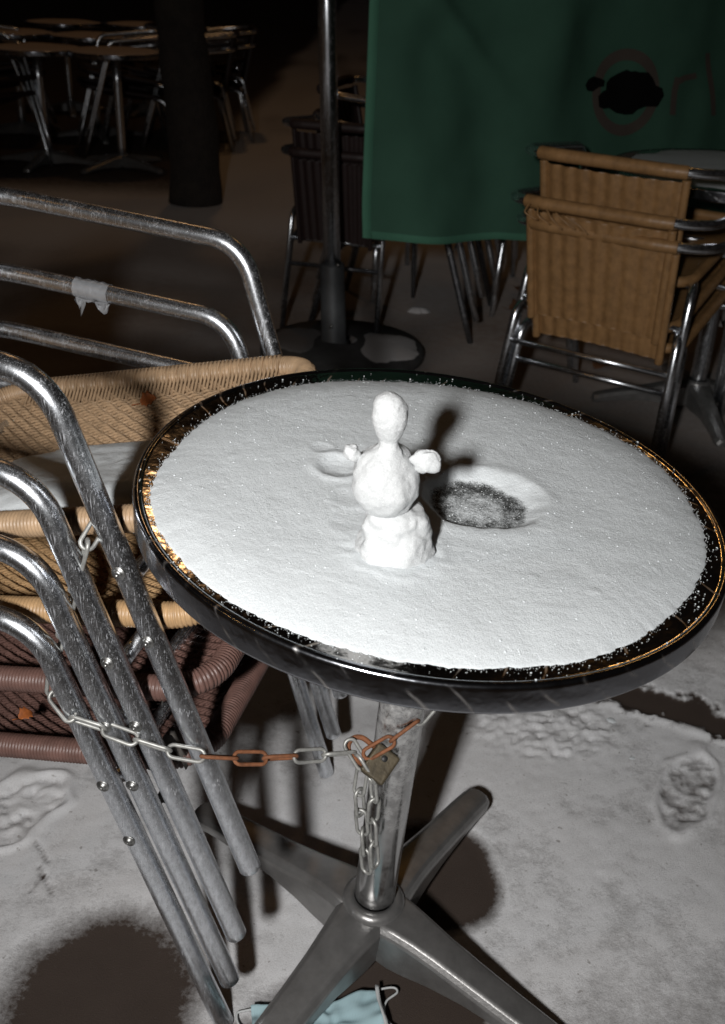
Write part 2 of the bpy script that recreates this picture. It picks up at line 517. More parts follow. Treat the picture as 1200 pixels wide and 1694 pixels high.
for y in gy:
    for x in gx:
        near = -0.8 < x < 1.0 and 0.6 < y < 2.2
        c = 1.0
        h = 0.0
        if near:
            c = min(c, sstep(0.62, 1.42, ell(x, y, -0.315, 0.87, 0.135, 0.155, 0, 0.16, 1)))
            c = min(c, sstep(0.82, 1.18, ell(x, y, 0.125, 1.115, 0.105, 0.115, -0.2, 0.14, 2)))
            c = min(c, sstep(0.75, 1.22, ell(x, y, 0.055, 0.88, 0.155, 0.10, 0.1, 0.25, 3)))
            c = min(c, sstep(0.55, 1.30, ell(x, y, -0.13, 0.80, 0.12, 0.055, 0.3, 0.3, 4)))
            c = min(c, 0.35 + 0.65 * sstep(0.4, 1.2, ell(x, y, 0.215, 0.86, 0.05, 0.06, 0, 0.3, 5)))
            # cleared joint to the right
            q = Vector((x - s0.x, y - s0.y, 0))
            al, ac = q.dot(sd), q.x * -sd.y + q.y * sd.x
            if -0.05 < al < sl + 0.3:
                k = abs(ac - 0.022) / (0.050 + 0.016 * n3(x, y, 3, 14))
                c = min(c, max(0.05, sstep(0.60, 1.20, k + 0.55 * n3(x, y, 7, 16) + 0.55 * n3(x, y, 4, 48) + 0.35 * n3(x, y, 2, 95) + 0.6 * sstep(0.03, -0.03, al))))
                h += 0.006 * math.exp(-((ac + 0.03) / 0.012) ** 2)
            # boot print with treads
            dx, dy = x - fpA.x, y - fpA.y
            u, v = dx * 0.45 + dy * 0.89, dx * 0.89 - dy * 0.45
            d = math.sqrt((u / 0.100) ** 2 + (v / 0.041) ** 2) + 0.22 * n3(x, y, 6, 28)
            if d < 1.5:
                i_ = 1 - sstep(0.85, 1.05, d)
                h -= 0.0036 * i_ * (0.7 + 0.45 * n3(x, y, 1, 75) + 0.2 * math.sin(u * 150 + 5 * n3(x, y, 1, 18)))
                c -= i_ * (0.36 + 0.55 * n3(x, y, 9, 45) + 0.35 * n3(x, y, 3, 95) + 0.12 * math.sin(u * 110 + v * 70))
                h += 0.006 * math.exp(-((d - 1.15) / 0.12) ** 2) * (0.6 if v < 0 else 1)
            # trampled patch behind the table
            dx, dy = x - tr.x, y - tr.y
            d = math.sqrt((dx / 0.15) ** 2 + (dy / 0.09) ** 2)
            if d < 1.3:
                i_ = 1 - sstep(0.7, 1.2, d)
                lum = n3(x, y, 2, 32) + 0.8 * n3(x, y, 8, 85) + 0.3 * n3(x, y, 4, 140)
                h += i_ * 0.0062 * lum
                c -= i_ * max(0.0, 0.9 * (-lum - 0.30))
            # scuffed print left
            dx, dy = x - fpB.x, y - fpB.y
            u, v = dx * 0.55 + dy * 0.83, dx * 0.83 - dy * 0.55
            d = math.sqrt((u / 0.09) ** 2 + (v / 0.055) ** 2) + 0.25 * n3(x, y, 6, 24)
            if d < 1.4:
                i_ = 1 - sstep(0.8, 1.1, d)
                lum = math.sin(v * 200 + 6 * n3(x, y, 3, 16)) * 0.25 + 0.8 * n3(x, y, 4, 40) + 0.7 * n3(x, y, 2, 95)
                h += i_ * 0.006 * lum - 0.003 * i_
                c -= i_ * max(0.0, 0.8 * (-lum - 0.1))
                h += 0.007 * math.exp(-((d - 1.12) / 0.12) ** 2)
            for a, b_ in birds:
                ab = b_ - a
                t = max(0, min(1, ((x - a.x) * ab.x + (y - a.y) * ab.y) / ab.length_squared))
                dd = math.hypot(x - a.x - ab.x * t, y - a.y - ab.y * t)
                c -= 0.55 * max(0, 1 - dd / 0.006)
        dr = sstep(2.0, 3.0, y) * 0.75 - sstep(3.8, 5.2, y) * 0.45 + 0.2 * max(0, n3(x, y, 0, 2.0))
        if near: c = min(c, 0.90 + 0.24 * n3(x, y, 2.5, 5.0) + 0.16 * n3(x, y, 6.5, 17) + 0.10 * n3(x, y, 1.5, 48) - 0.24 * sstep(0.30, 0.60, x) * sstep(1.25, 0.85, y))  # patchy thin snow; cover also drops towards the near right to paint a shadow gradient
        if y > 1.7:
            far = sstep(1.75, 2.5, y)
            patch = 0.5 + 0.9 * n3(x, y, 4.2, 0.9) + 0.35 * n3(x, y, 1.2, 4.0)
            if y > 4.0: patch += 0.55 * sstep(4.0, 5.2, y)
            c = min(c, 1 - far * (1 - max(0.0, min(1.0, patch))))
        elif x < -0.62 or x > 0.95:
            c = min(c, 0.7 + 0.6 * n3(x, y, 3, 2))
        if y > 4.5 and x < -0.9: c *= 1 - 0.9 * sstep(-0.95, -1.25, x + 0.12 * n3(x, y, 1, 1.5)) * sstep(5.6, 6.4, y)
        c = max(0.0, min(1.0, c))
        hh = 0.007 * c + h
        if near: hh += 0.0012 * n3(x, y, 0, 9) * c + 0.0004 * n3(x, y, 5, 60) * c + 0.003 * max(0, n3(x, y, 8, 55) - 0.5) * c
        verts.append((x, y, hh))
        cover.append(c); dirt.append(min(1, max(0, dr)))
faces = []
for j in range(len(gy) - 1):
    for i in range(nvx - 1):
        a = j * nvx + i
        faces.append((a, a + 1, a + nvx + 1, a + nvx))
me = bpy.data.meshes.new('ground')
me.from_pydata(verts, [], faces)
for nm, arr in (('cover', cover), ('dirt', dirt)):
    at = me.attributes.new(nm, 'FLOAT', 'POINT')
    at.data.foreach_set('value', np.array(arr, dtype=np.float32))
g = link('ground', me, GROUND)
tag(g, kind='structure')

# ------------------------------------------------------------------ cafe tables
TFOOT = Vector((0.0188, 0.9766, 0.0272))
TN = Vector((0.07095, -0.05318, 0.99606)).normalized()
TE1 = Vector((0, 1, 0)).cross(TN).normalized()
TE2 = TN.cross(TE1)
TM = Matrix((TE1, TE2, TN)).transposed().to_4x4()
TM.translation = TFOOT
TOP = 0.73
TR = 0.30
def make_arm(ang, hub, rl=0.325):
    """arched cast arm of the star base, from the hub to its tip on the ground"""
    m = MB()
    d = Vector((math.cos(ang), math.sin(ang), 0)); s_ = Vector((-d.y, d.x, 0))
    prof = [(0.026, 0.088, 0.036, 0.066), (0.05, 0.087, 0.033, 0.072), (0.075, 0.083, 0.030, 0.068), (0.11, 0.075, 0.027, 0.055), (0.16, 0.064, 0.025, 0.040),
            (0.22, 0.052, 0.0235, 0.030), (0.27, 0.043, 0.0225, 0.026), (rl - 0.018, 0.034, 0.022, 0.024), (rl - 0.004, 0.030, 0.018, 0.022), (rl, 0.024, 0.011, 0.016)]
    base = len(m.v)
    for (r, zt, hw, th) in prof:
        zb = max(0.006, zt - th)
        c = Vector((hub.x, hub.y, 0)) + d * r
        ch = 0.006
        sec = [(-hw, zb), (-hw - 0.002, zt - ch * 1.8), (-hw + ch, zt - 0.001), (0, zt + 0.001), (hw - ch, zt - 0.001), (hw + 0.002, zt - ch * 1.8), (hw, zb), (0, zb + 0.002)]
        for (a, z) in sec: m.v.append(c + s_ * a + Vector((0, 0, z)))
    n = 8
    for i in range(len(prof) - 1):
        for k in range(n):
            k2 = (k + 1) % n
            m.f.append((base + i * n + k, base + (i + 1) * n + k, base + (i + 1) * n + k2, base + i * n + k2))
    m.f.append(tuple(base + k for k in range(n)))
    m.f.append(tuple(base + (len(prof) - 1) * n + k for k in range(n))[::-1])
    return m
def make_table(name, root, detail=True, R_=TR, hub=Vector((0.013, 0.0, 0))):
    seg = 160 if detail else 40
    tp = MB().lathe([(0.0005, TOP), (R_ * 0.5, TOP), (R_ - 0.0105, TOP), (R_ - 0.0092, TOP), (R_ - 0.0085, TOP + 0.0001)], seg, cap0=False)
    tp.build('tabletop', STEEL, root)
    rim = MB().lathe([(R_ - 0.0085, TOP + 0.0001), (R_ - 0.0078, TOP + 0.0007), (R_ - 0.0066, TOP + 0.0013), (R_ - 0.0048, TOP + 0.0016), (R_ - 0.0032, TOP + 0.0015), (R_ - 0.0018, TOP + 0.0009), (R_ - 0.0008, TOP - 0.0001), (R_ - 0.0002, TOP - 0.0014), (R_, TOP - 0.0030), (R_, TOP - 0.0045),
                      (R_ + 0.0001, TOP - 0.014), (R_, TOP - 0.0250), (R_ - 0.0002, TOP - 0.0265), (R_ - 0.0014, TOP - 0.0283), (R_ - 0.0040, TOP - 0.0290), (R_ - 0.012, TOP - 0.028)], seg)
    rim.build('rim_band', BAND, root)
    MB().lathe([(R_ - 0.012, TOP - 0.028), (R_ - 0.014, TOP - 0.020), (0.08, TOP - 0.020), (0.078, TOP - 0.032), (0.03, TOP - 0.034)], seg).build('underside', RUBBER if detail else DARKTUBE, root)
    p0, p1 = Vector((0.002, 0, TOP - 0.034)), Vector((hub.x, hub.y, 0.095))
    MB().tube([p0.lerp(p1, t) for t in (0, 0.25, 0.5, 0.75, 0.93, 0.99, 1.0)], 0.027, 28 if detail else 10, radii=[0.0275] * 5 + [0.0275, 0.0255]).build('pole', POLE if detail else TUBE_BG, root)
    hm = Matrix.Translation(Vector((hub.x, hub.y, 0)))
    MB().lathe([(0.001, 0.06), (0.040, 0.062), (0.043, 0.080), (0.042, 0.0905), (0.036, 0.0955), (0.0275, 0.097), (0.0270, 0.090)], 32, mtx=hm).build('hub', CAST, root)
    for a in (57, 145, -31, -124):
        make_arm(R(a), hub).build('base_arm', CAST, root, smooth=False)
    return root
table = empty('bistro_table', mat=TM)
make_table('bistro_table', table)
tag(table, 'round steel cafe table with raised rim carrying the small snow figure', 'table')
# smooth the arms but keep creases
for ch in table.children:
    if ch.name.startswith('base_arm'):
        bv = ch.modifiers.new('bevel', 'BEVEL'); bv.width = 0.003; bv.segments = 2; bv.limit_method = 'ANGLE'; bv.angle_limit = R(28)
        ch.data.polygons.foreach_set('use_smooth', np.ones(len(ch.data.polygons), dtype=bool))
        try: ch.data.set_sharp_from_angle(angle=R(35))
        except Exception: pass

# ------------------------------------------------------------------ snow on the main table
BND = [(190.6, .2830), (205.9, .2852), (216.5, .2835), (228.1, .2842), (238.9, .2822), (249.2, .2802), (258.5, .2795), (269.5, .2782), (281.7, .2771), (290.5, .2779),
       (300.5, .2773), (310.4, .2741), (320.0, .2712), (332.3, .2729), (346.4, .2773), (363.3, .2774), (387.1, .2840), (408.2, .2778), (434.4, .2668), (461.0, .2604), (484.2, .2675), (504.2, .2671), (531.5, .2696)]
ba = np.array([b_[0] for b_ in BND] + [BND[0][0] + 360]); br = np.array([b_[1] for b_ in BND] + [BND[0][1]])
def bound(an):
    d = math.degrees(an) % 360
    if d < ba[0]: d += 360
    return float(np.interp(d, ba, br))
CRX, CRY = 0.0465, -0.0255
THIN = []
def snow_h(x, y, rr):
    """height of the table snow; rr = radius relative to its outline"""
    e = max(0.0, 1 - rr)
    t = 0.0015 * (1 - math.exp(-e * 60)) + 0.0095 * (1 - math.exp(-(e * 9) ** 1.3)) + 0.0001
    env = min(1.0, e * 14)
    t += env * (0.0016 * n3(x, y, 1, 10) + 0.0004 * n3(x, y, 2, 40) + 0.0002 * n3(x, y, 3, 120) + 0.00018 * n3(x, y, 6, 260))
    t += env * 0.0016 * max(0, n3(x, y, 9, 75) - 0.46)
    # crater
    dx, dy = x - CRX, y - CRY
    d = math.hypot(dx / 0.0515, dy / 0.048) + 0.10 * n3(x, y, 4, 22) + 0.05 * n3(x, y, 5, 60)
    k = sstep(0.84, 1.24 + 0.16 * max(0, (dx + dy) / 0.07), d)
    fl_ = 0.0006 + 0.0005 * n3(x, y, 7, 330)
    thin = (1 - sstep(0.90, 1.06, d)) * (0.74 - 0.20 * math.exp(-((d - 0.28) / 0.25) ** 2) + 0.22 * math.exp(-((d - 0.75) / 0.16) ** 2) - 0.22 * max(0, -dy / 0.045))
    t = t * k + fl_ * (1 - k)
    t += 0.0008 * math.exp(-((d - 1.42) / 0.2) ** 2)
    # finger dimple and scrapes left of the figure
    for (cx, cy, r_, dep) in ((-0.098, 0.010, 0.019, 0.0045), (-0.118, 0.045, 0.010, 0.001), (-0.085, -0.05, 0.014, 0.0008), (-0.082, -0.088, 0.02, 0.001)):
        q = math.hypot(x - cx, y - cy) / r_
        if q < 2.2: t += dep * (-math.exp(-q * q) + 0.45 * math.exp(-((q - 1.35) / 0.35) ** 2)) * (1 + 0.4 * n3(x, y, 3, 60))
    # scuffed ring where the figure was pressed on
    q = math.hypot(x + 0.040, y + 0.135)
    t += 0.0012 * math.exp(-((q - 0.043) / 0.009) ** 2) * (0.6 + n3(x, y, 2, 90))
    THIN.append(thin)
    return t
NR, NA = 150, 420
m = MB()
def sfn(i, j):
    an = 2 * math.pi * i / NA
    b0 = bound(an) * (1 + 0.006 * n3(math.cos(an), math.sin(an), 0, 9) + 0.006 * n3(math.cos(an), math.sin(an), 0, 34))
    rr = (j / (NR - 1)) ** 0.8
    if rr > 0.97: b0 *= 1 + 0.006 * n3(math.cos(an), math.sin(an), 2, 90)
    x, y = math.cos(an) * b0 * rr, math.sin(an) * b0 * rr
    z = TOP + 0.0002 + snow_h(x, y, rr)
    TH.append(THIN[-1])
    return (x, y, z if rr < 1 else TOP - 0.0004)
TH = []
m.grid(sfn, NA, NR, closed_u=True)
ts = m.build('table_snow', SNOW_T)
at = ts.data.attributes.new('thin', 'FLOAT', 'POINT')
at.data.foreach_set('value', np.array(TH, dtype=np.float32))
ts.matrix_world = TM
tag(ts, 'granular white snow layer with round thawed hole covering the front cafe table', 'snow')
# crumbs along the rim
m = MB()
ico_v = [Vector(v).normalized() for v in ((0, 0, 1), (0.9, 0, 0.1), (0, 0.9, -0.1), (-0.9, 0, 0.1), (0, -0.9, 0), (0, 0, -1))]
ico_f = ((0, 1, 2), (0, 2, 3), (0, 3, 4), (0, 4, 1), (5, 2, 1), (5, 3, 2), (5, 4, 3), (5, 1, 4))
def crumb(m, p, r):
    b = len(m.v)
    for v in ico_v: m.v.append(p + Vector((v.x * r * random.uniform(.7, 1.2), v.y * r * random.uniform(.7, 1.2), v.z * r * random.uniform(.6, 1.0))))
    for f in ico_f: m.f.append(tuple(b + i for i in f))
for k in range(1500):
    an = random.uniform(0, 2 * math.pi)
    rr = bound(an) + min(0.0135, random.expovariate(1 / 0.0022)) - 0.0006
    s_ = random.uniform(0.0002, 0.0007)
    crumb(m, Vector((rr * math.cos(an), rr * math.sin(an), TOP + s_ * 0.6)), s_)
for k in range(150):
    an = random.uniform(0, 2 * math.pi)
    rr = random.uniform(bound(an), 0.296)
    s_ = random.choice((0.0004, 0.0005, 0.0006, 0.0010, 0.0014)) * random.uniform(0.7, 1.1)
    z = TOP + (0.0015 if rr > 0.2915 else 0.0004)
    crumb(m, Vector((rr * math.cos(an), rr * math.sin(an), z + s_ * 0.5)), s_)
for k in range(1200):     # grains on top
    an = random.uniform(0, 2 * math.pi); q = math.sqrt(random.random()) * 0.97
    b0 = bound(an) * q
    x, y = b0 * math.cos(an), b0 * math.sin(an)
    s_ = random.choice((0.0004, 0.0006, 0.0007, 0.0009, 0.0014)) * random.uniform(0.7, 1.1)
    crumb(m, Vector((x, y, TOP + snow_h(x, y, q) + s_ * 0.1)), s_)
for k in range(420):     # grains in the thawed hole
    an = random.uniform(0, 2 * math.pi); q = math.sqrt(random.random()) * 0.05
    s_ = random.uniform(0.0004, 0.0011)
    crumb(m, Vector((CRX + q * math.cos(an), CRY + q * math.sin(an), TOP + s_ * 0.5)), s_)
cr = m.build('snow_crumbs', SNOW)
cr.matrix_world = TM
tag(cr, 'loose snow crumbs scattered on the rim of the front cafe table', 'snow', kind='stuff')

# ------------------------------------------------------------------ little snow figure
SB = Vector((-0.0405, -0.136, TOP + 0.010))
fig = empty('snowman', mat=TM @ Matrix.Translation(SB))
def lump(name, prof, axis0, axis1, amp, seed, sx=1.0, sy=1.0, seg=72, n=64, facet=0.0):
    """hand-pressed lump of snow: a lathe with uneven, pressed sides"""
    zs = [p[1] for p in prof]; rs = [p[0] for p in prof]
    # resample by arc length
    d = np.cumsum([0] + [math.hypot(rs[i + 1] - rs[i], zs[i + 1] - zs[i]) for i in range(len(rs) - 1)])
    t = np.linspace(0, d[-1], n)
    ri, zi = np.interp(t, d, rs), np.interp(t, d, zs)
    for _ in range(3):
        ri[1:-1] = (ri[:-2] + 2 * ri[1:-1] + ri[2:]) / 4; zi[1:-1] = (zi[:-2] + 2 * zi[1:-1] + zi[2:]) / 4
    m = MB()
    z0, z1 = zi[0], zi[-1]
    def fn(i, j):
        an = 2 * math.pi * i / seg
        r, z = max(ri[j], 0.0), zi[j]
        p = Vector((r * math.cos(an) * sx, r * math.sin(an) * sy, z))
        q = p * 26 + Vector((seed, seed * 2, 0))
        k = amp * (noise.noise(q) + 0.45 * noise.noise(q * 2.3) + 0.32 * noise.noise(q * 6) - 0.35 * max(0.0, noise.noise(q * 4.2) - 0.25)) + 0.00045 * noise.noise(q * 16)
        if facet:
            vd = noise.voronoi(p * 42 + Vector((seed, 0, 0)))[0]
            k -= facet * vd[0]
        out = Vector((p.x, p.y, 0)); out = out.normalized() if out.length > 1e-6 else Vector((0, 0, 1))
        p = p + out * k * min(1.0, r / 0.006)
        f = (z - z0) / (z1 - z0)
        a = Vector(axis0).lerp(Vector(axis1), f)
        return (p.x + a.x, p.y + a.y, p.z + 0.3 * k)
    m.grid(fn, seg, n, closed_u=True)
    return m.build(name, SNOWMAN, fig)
lump('base', [(0.034, -0.008), (0.0395, -0.003), (0.0405, 0.003), (0.038, 0.012), (0.0345, 0.022), (0.0325, 0.032), (0.0310, 0.041), (0.026, 0.047), (0.014, 0.050), (0, 0.0505)], (0, 0.004, 0), (-0.002, 0, 0), 0.0040, 3.1, 0.98, 0.9, facet=0.006)
lump('torso', [(0, 0.041), (0.010, 0.0415), (0.020, 0.045), (0.0275, 0.053), (0.0325, 0.064), (0.0335, 0.074), (0.0325, 0.084), (0.028, 0.094), (0.021, 0.101), (0.0145, 0.105), (0.0102, 0.110), (0.0092, 0.118), (0.0, 0.1185)], (-0.0145, 0, 0), (-0.0190, 0, 0), 0.0030, 7.7, 0.97, 0.93, facet=0.0042)
lump('head', [(0.0, 0.108), (0.0085, 0.1085), (0.0090, 0.113), (0.0118, 0.119), (0.0148, 0.127), (0.0160, 0.137), (0.0150, 0.146), (0.0114, 0.153), (0.006, 0.156), (0, 0.157)], (-0.0190, 0, 0), (-0.0225, 0, 0), 0.0018, 12.3, 1.0, 0.95, facet=0.0022)
def blob(name, ctr, half, rot, seed, pw=1.0):
    m = MB()
    rm = rot.to_matrix() if hasattr(rot, 'to_matrix') else rot
    def fn(i, j):
        an = 2 * math.pi * i / 36; ph = math.pi * j / 23
        p = Vector((math.sin(ph) * math.cos(an), math.sin(ph) * math.sin(an), math.cos(ph)))
        k = 1 + 0.22 * noise.noise(p * 1.6 + Vector((seed, 0, 0))) + 0.10 * noise.noise(p * 4 + Vector((0, seed, 0)))
        tap = 1 + pw * p.x * 0.35
        q = Vector((p.x * half[0], p.y * half[1] * tap, p.z * half[2] * tap)) * k
        return Vector(ctr) + rm @ q
    m.grid(fn, 36, 24, closed_u=True)
    return m.build(name, SNOWMAN, fig)
from mathutils import Euler
blob('arm', (0.0150, -0.002, 0.0975), (0.0135, 0.0065, 0.0112), Euler((0, R(14), 0)), 2.6, 0.15)
blob('arm', (-0.0480, 0.000, 0.0965), (0.0085, 0.007, 0.0065), Euler((0, R(48), 0)), 5.0, -0.5)
tag(fig, 'small white snowman with two stubby arms standing on the cafe table', 'snowman')

# ------------------------------------------------------------------ wicker and aluminium chairs
CA, CHA, CHB, CW0, CWC, CWB = 0.1852, 0.6046, 0.640, 0.4822, 0.5209, 0.5278
BX = -0.640                                             # back rail
SX0, SX1, SV = -0.520, -0.030, 0.207                    # seat extents
TRAD = 0.0128
def zr(x): return 0.408 + 0.16 * (x + 0.20)
def seat_z(x, v):
    q = max(0.0, 1 - (v / SV) ** 2) * max(0.0, 1 - (abs(x - (SX0 + SX1) / 2) / ((SX1 - SX0) / 2)) ** 4)
    return zr(x) - 0.050 * q
def rrect(x0, x1, v, rad, n=10):
    pts = []
    for (cx, cy, a0) in ((x1 - rad, v - rad, 0), (x0 + rad, v - rad, 90), (x0 + rad, -v + rad, 180), (x1 - rad, -v + rad, 270)):
        for k in range(n + 1):
            a = R(a0 + 90 * k / n)
            pts.append(Vector((cx + rad * math.cos(a), cy + rad * math.sin(a), 0)))
    return pts
MESH = {}
def chair_meshes(hi):
    key = 'hi' if hi else 'lo'
    if key in MESH: return MESH[key]
    D = {}
    sd_ = 18 if hi else 8
    pts = [(0, -CW0 / 2, 0.004), (-CA, -CWC / 2, CHA), (BX, -CWB / 2, CHB + 0.006), (BX, CWB / 2, CHB + 0.006), (-CA, CWC / 2, CHA), (0, CW0 / 2, 0.004)]
    path = fillet(pts, [0.062, 0.13, 0.13, 0.062], 12 if hi else 7)
    fp = resample(path, 0.012) if hi else path
    fp = [fp[0], fp[0].lerp(fp[1], 0.2)] + fp[1:-1] + [fp[-1].lerp(fp[-2], 0.2), fp[-1]]
    D['frame_tube'] = MB().tube(fp, TRAD, sd_, radii=[TRAD * 0.84] + [TRAD] * (len(fp) - 2) + [TRAD * 0.84]).mesh('frame_tube')
    rl = []
    for s_ in (-1, 1):
        q = fillet([(-0.46, s_ * 0.205, 0.352), (-0.53, s_ * 0.226, 0.345), (-0.610, s_ * 0.240, 0.003)], 0.055, 8)
        rl.append(MB().tube(q, TRAD * 0.95, sd_).mesh('rear_leg'))
    D['rear_leg'] = rl
    D['stretcher'] = [MB().tube([(-0.49, -0.215, 0.350), (-0.49, 0.215, 0.350)], 0.008, 8).mesh('stretcher'),
                      MB().tube([(-0.555, -0.230, 0.25), (-0.555, 0.230, 0.25)], 0.008, 8).mesh('stretcher'),
                      MB().tube([(-0.125, -0.226, 0.383), (-0.125, 0.226, 0.383)], 0.009, 8).mesh('stretcher')]
    # rattan wrapped seat rail
    loop = [Vector((p.x, p.y, zr(p.x))) for p in rrect(SX0, SX1, SV, 0.055)]
    if hi:
        pitch = 0.0043
        ring = resample(loop, pitch / 4, True)
        rad = []
        for i in range(len(ring)):
            ph = i % 4
            j = 1 + 0.02 * noise.noise(Vector((i // 4 * 1.7, 0, 0)))
            rad.append((0.0132, 0.0147, 0.0152, 0.0147)[ph] * j)
        D['seat_rail'] = MB().tube(ring, 0.0145, 14, closed=True, radii=rad).mesh('seat_rail')
    else:
        D['seat_rail'] = MB().tube(resample(loop, 0.02, True), 0.0145, 8, closed=True).mesh('seat_rail')
    # woven seat: weft strands run front to back, stakes across
    m = MB()
    if hi:
        pv, ph_ = 0.0050, 0.0115
        nv = int(2 * (SV - 0.012) / pv)
        for j in range(nv + 1):
            v = -(SV - 0.012) + j * pv
            npt = int((SX1 - SX0 - 0.02) / (ph_ / 2))
            pts = []
            off = random.uniform(-0.1, 0.1)
            for i in range(npt + 1):
                x = SX0 + 0.01 + i * ph_ / 2
                a = math.pi * (x / ph_ + j * 0.62 + off * 0.3)
                pts.append((x, v + 0.0013 * math.cos(a) , seat_z(x, v) + 0.0021 * math.sin(a)))
            m.tube(pts, 0.0029, 5, caps=False, flat=0.85)
        ns = int((SX1 - SX0 - 0.03) / ph_)
        for i in range(ns + 1):
            x = SX0 + 0.015 + i * ph_
            pts = [(x, v, seat_z(x, v)) for v in np.linspace(-SV, SV, 26)]
            m.tube(pts, 0.0024, 4, caps=False)
    else:
        def fs(i, j):
            x = SX0 + (SX1 - SX0) * i / 15; v = -SV + 2 * SV * j / 15
            return (x, v, seat_z(x, v))
        m.grid(fs, 16, 16)
    D['seat'] = m.mesh('seat')
    # long edge strands lashed from the rail over the first rows
    if hi:
        m = MB()
        x = SX0 + 0.055
        while x < SX1 - 0.05:
            for s_ in (1,):
                ln = 0.034 + 0.004 * noise.noise(Vector((x * 90, s_, 0)))
                lean = 0.003
                pts = []
                for (dv, dz) in ((-0.0155, -0.004), (-0.010, 0.0125), (0.0, 0.0162), (0.009, 0.0130), (0.016, 0.0065), (0.026, 0.005), (ln, 0.003)):
                    v = s_ * (SV - dv)
                    zz = zr(x) if dv <= 0.0 else zr(x) * (1 - min(1, dv / 0.018)) + seat_z(x, v) * min(1, dv / 0.018)
                    pts.append((x + lean * dv / 0.03, v, zz + dz))
                m.tube(pts, 0.0021, 5, caps=False)
            x += 0.0058 + 0.0007 * noise.noise(Vector((x * 130, 0, 3)))
        D['edge_lashing'] = m.mesh('edge_lashing')
    # backrest
    m = MB()
    nz_, nvv = (70, 80) if hi else (84, 72)
    def bfn(i, j):
        t = i / (nz_ - 1); v = -0.182 + 0.364 * j / (nvv - 1)
        z = 0.335 + 0.285 * t
        x = BX + 0.075 * (1 - t) - 0.0 + 0.03 * (v / 0.195) ** 2 * (0.6 + 0.4 * t)
        return (x + 0.0030 * math.sin(v * 2 * math.pi / 0.041) + (0.0011 if (i + int((v + 0.2) / 0.0205)) % 2 else -0.0011), v * (0.94 + 0.06 * t), z + 0.01 * math.cos(v * 9) * (1 - t))
    m.grid(bfn, nz_, nvv)
    D['backrest'] = m.mesh('backrest')
    br_ = []
    for s_ in (-1, 1):
        q = []
        for k in range(14):
            t = k / 13
            q.append((BX + 0.075 * (1 - t) + 0.028 * (0.6 + 0.4 * t), s_ * 0.185 * (0.94 + 0.06 * t), 0.325 + 0.30 * t))
        br_.append(MB().tube(resample(q, 0.0016 if hi else 0.003), 0.011, 9, radii=None).mesh('side_stake'))
    D['side_stake'] = br_
    # wrapped back rail following the U tube
    bp = [p for p in resample(path, 0.0022) if p.x < BX + 0.08 and abs(p.y) < 0.190]
    rad = [0.0168 if (i // 1) % 2 else 0.0158 for i in range(len(bp))]
    D['back_wrap'] = MB().tube(bp, 0.0165, 12, radii=rad).mesh('back_wrap')
    # screws and spacers on the front legs
    scr = []
    for s_ in (-1, 1):
        for z in (0.405, 0.325):
            t = z / CHA
            p = Vector((-CA * t, s_ * (CW0 / 2 + (CWC - CW0) / 2 * t), z))
            mt = Matrix.Translation(p + Vector((0.0, s_ * (TRAD - 0.0008), 0.0))) @ Vector((0, s_, 0)).to_track_quat('Z', 'Y').to_matrix().to_4x4()
            sm = MB().lathe([(0.0075, -0.001), (0.0076, 0.0008), (0.0068, 0.0014), (0.0050, 0.0016), (0.0046, 0.0030), (0.0030, 0.0042), (0.0012, 0.0042), (0.0010, 0.0034), (0.0001, 0.0034)], 16 if hi else 6, mtx=mt)
            scr.append(sm.mesh('screw'))
    D['screw'] = scr
    sp = []
    for s_ in (-1, 1):
        p = Vector((-0.075, s_ * 0.214, 0.335))
        m = MB()
        m.grid(lambda i, j: (p.x - 0.018 + 0.036 * i / 5, p.y - s_ * 0.012 * (j % 2), p.z + 0.03 * math.sin(math.pi * i / 5) - 0.02 * (0 if j in (0, 1) else 1)), 6, 4)
        sp.append(m.mesh('spacer'))
    D['spacer'] = sp
    MESH[key] = D
    return D

def set_mat(me, material):
    me = me.copy() if me.materials else me
    me.materials.clear()
    me.materials.append(material)
    me.polygons.foreach_set('use_smooth', np.ones(len(me.polygons), dtype=bool))
    return me
CACHE = {}
def part(name, base_me, material, parent):
    k = (base_me.name, material.name)
    if k not in CACHE:
        c = base_me.copy()
        c.materials.append(material)
        c.polygons.foreach_set('use_smooth', np.ones(len(c.polygons), dtype=bool))
        CACHE[k] = c
    o = bpy.data.objects.new(name, CACHE[k])
    col.objects.link(o)
    o.parent = parent
    return o
def make_chair(loc, yaw, wick, tube, hi, label, group, tilt=(0, 0), sy=1.0, small=False, seat_roll=0.0, seat_dz=0.0):
    D = chair_meshes(hi)
    o = empty('bistro_chair', loc, yaw)
    o.rotation_euler = (tilt[0], tilt[1], yaw)
    o.scale = (1, sy, 1)
    tag(o, label, 'chair', group)
    part('frame_tube', D['frame_tube'], tube, o)
    for me in D['rear_leg']: part('rear_leg', me, tube, o)
    seat = part('seat', D['seat'], wick, o)
    part('seat_rail', D['seat_rail'], wick, seat)
    if hi: part('edge_lashing', D['edge_lashing'], wick, seat)['kind'] = 'stuff'
    if seat_roll:
        seat.rotation_euler = (seat_roll, 0, 0)
        seat.location = (0, 0.41 * (1 - math.cos(seat_roll)), SV * seat_roll * 0.85)
    seat.location.z += seat_dz
    if seat_roll:
        seat.rotation_euler.y = -0.065
        seat.location.z += 0.065 * 0.22
        seat.location.x += 0.002
    back = part('backrest', D['backrest'], wick, o)
    for me in D['side_stake']: part('side_stake', me, wick, back)
    part('back_wrap', D['back_wrap'], wick, back)
    if not small:
        for me in D['stretcher']: part('stretcher', me, tube, o)
        for me in D['screw']: part('screw', me, SCREW, o)
        for me in D['spacer']: part('spacer', me, SPACER, o)
    return o
YAW = -0.229
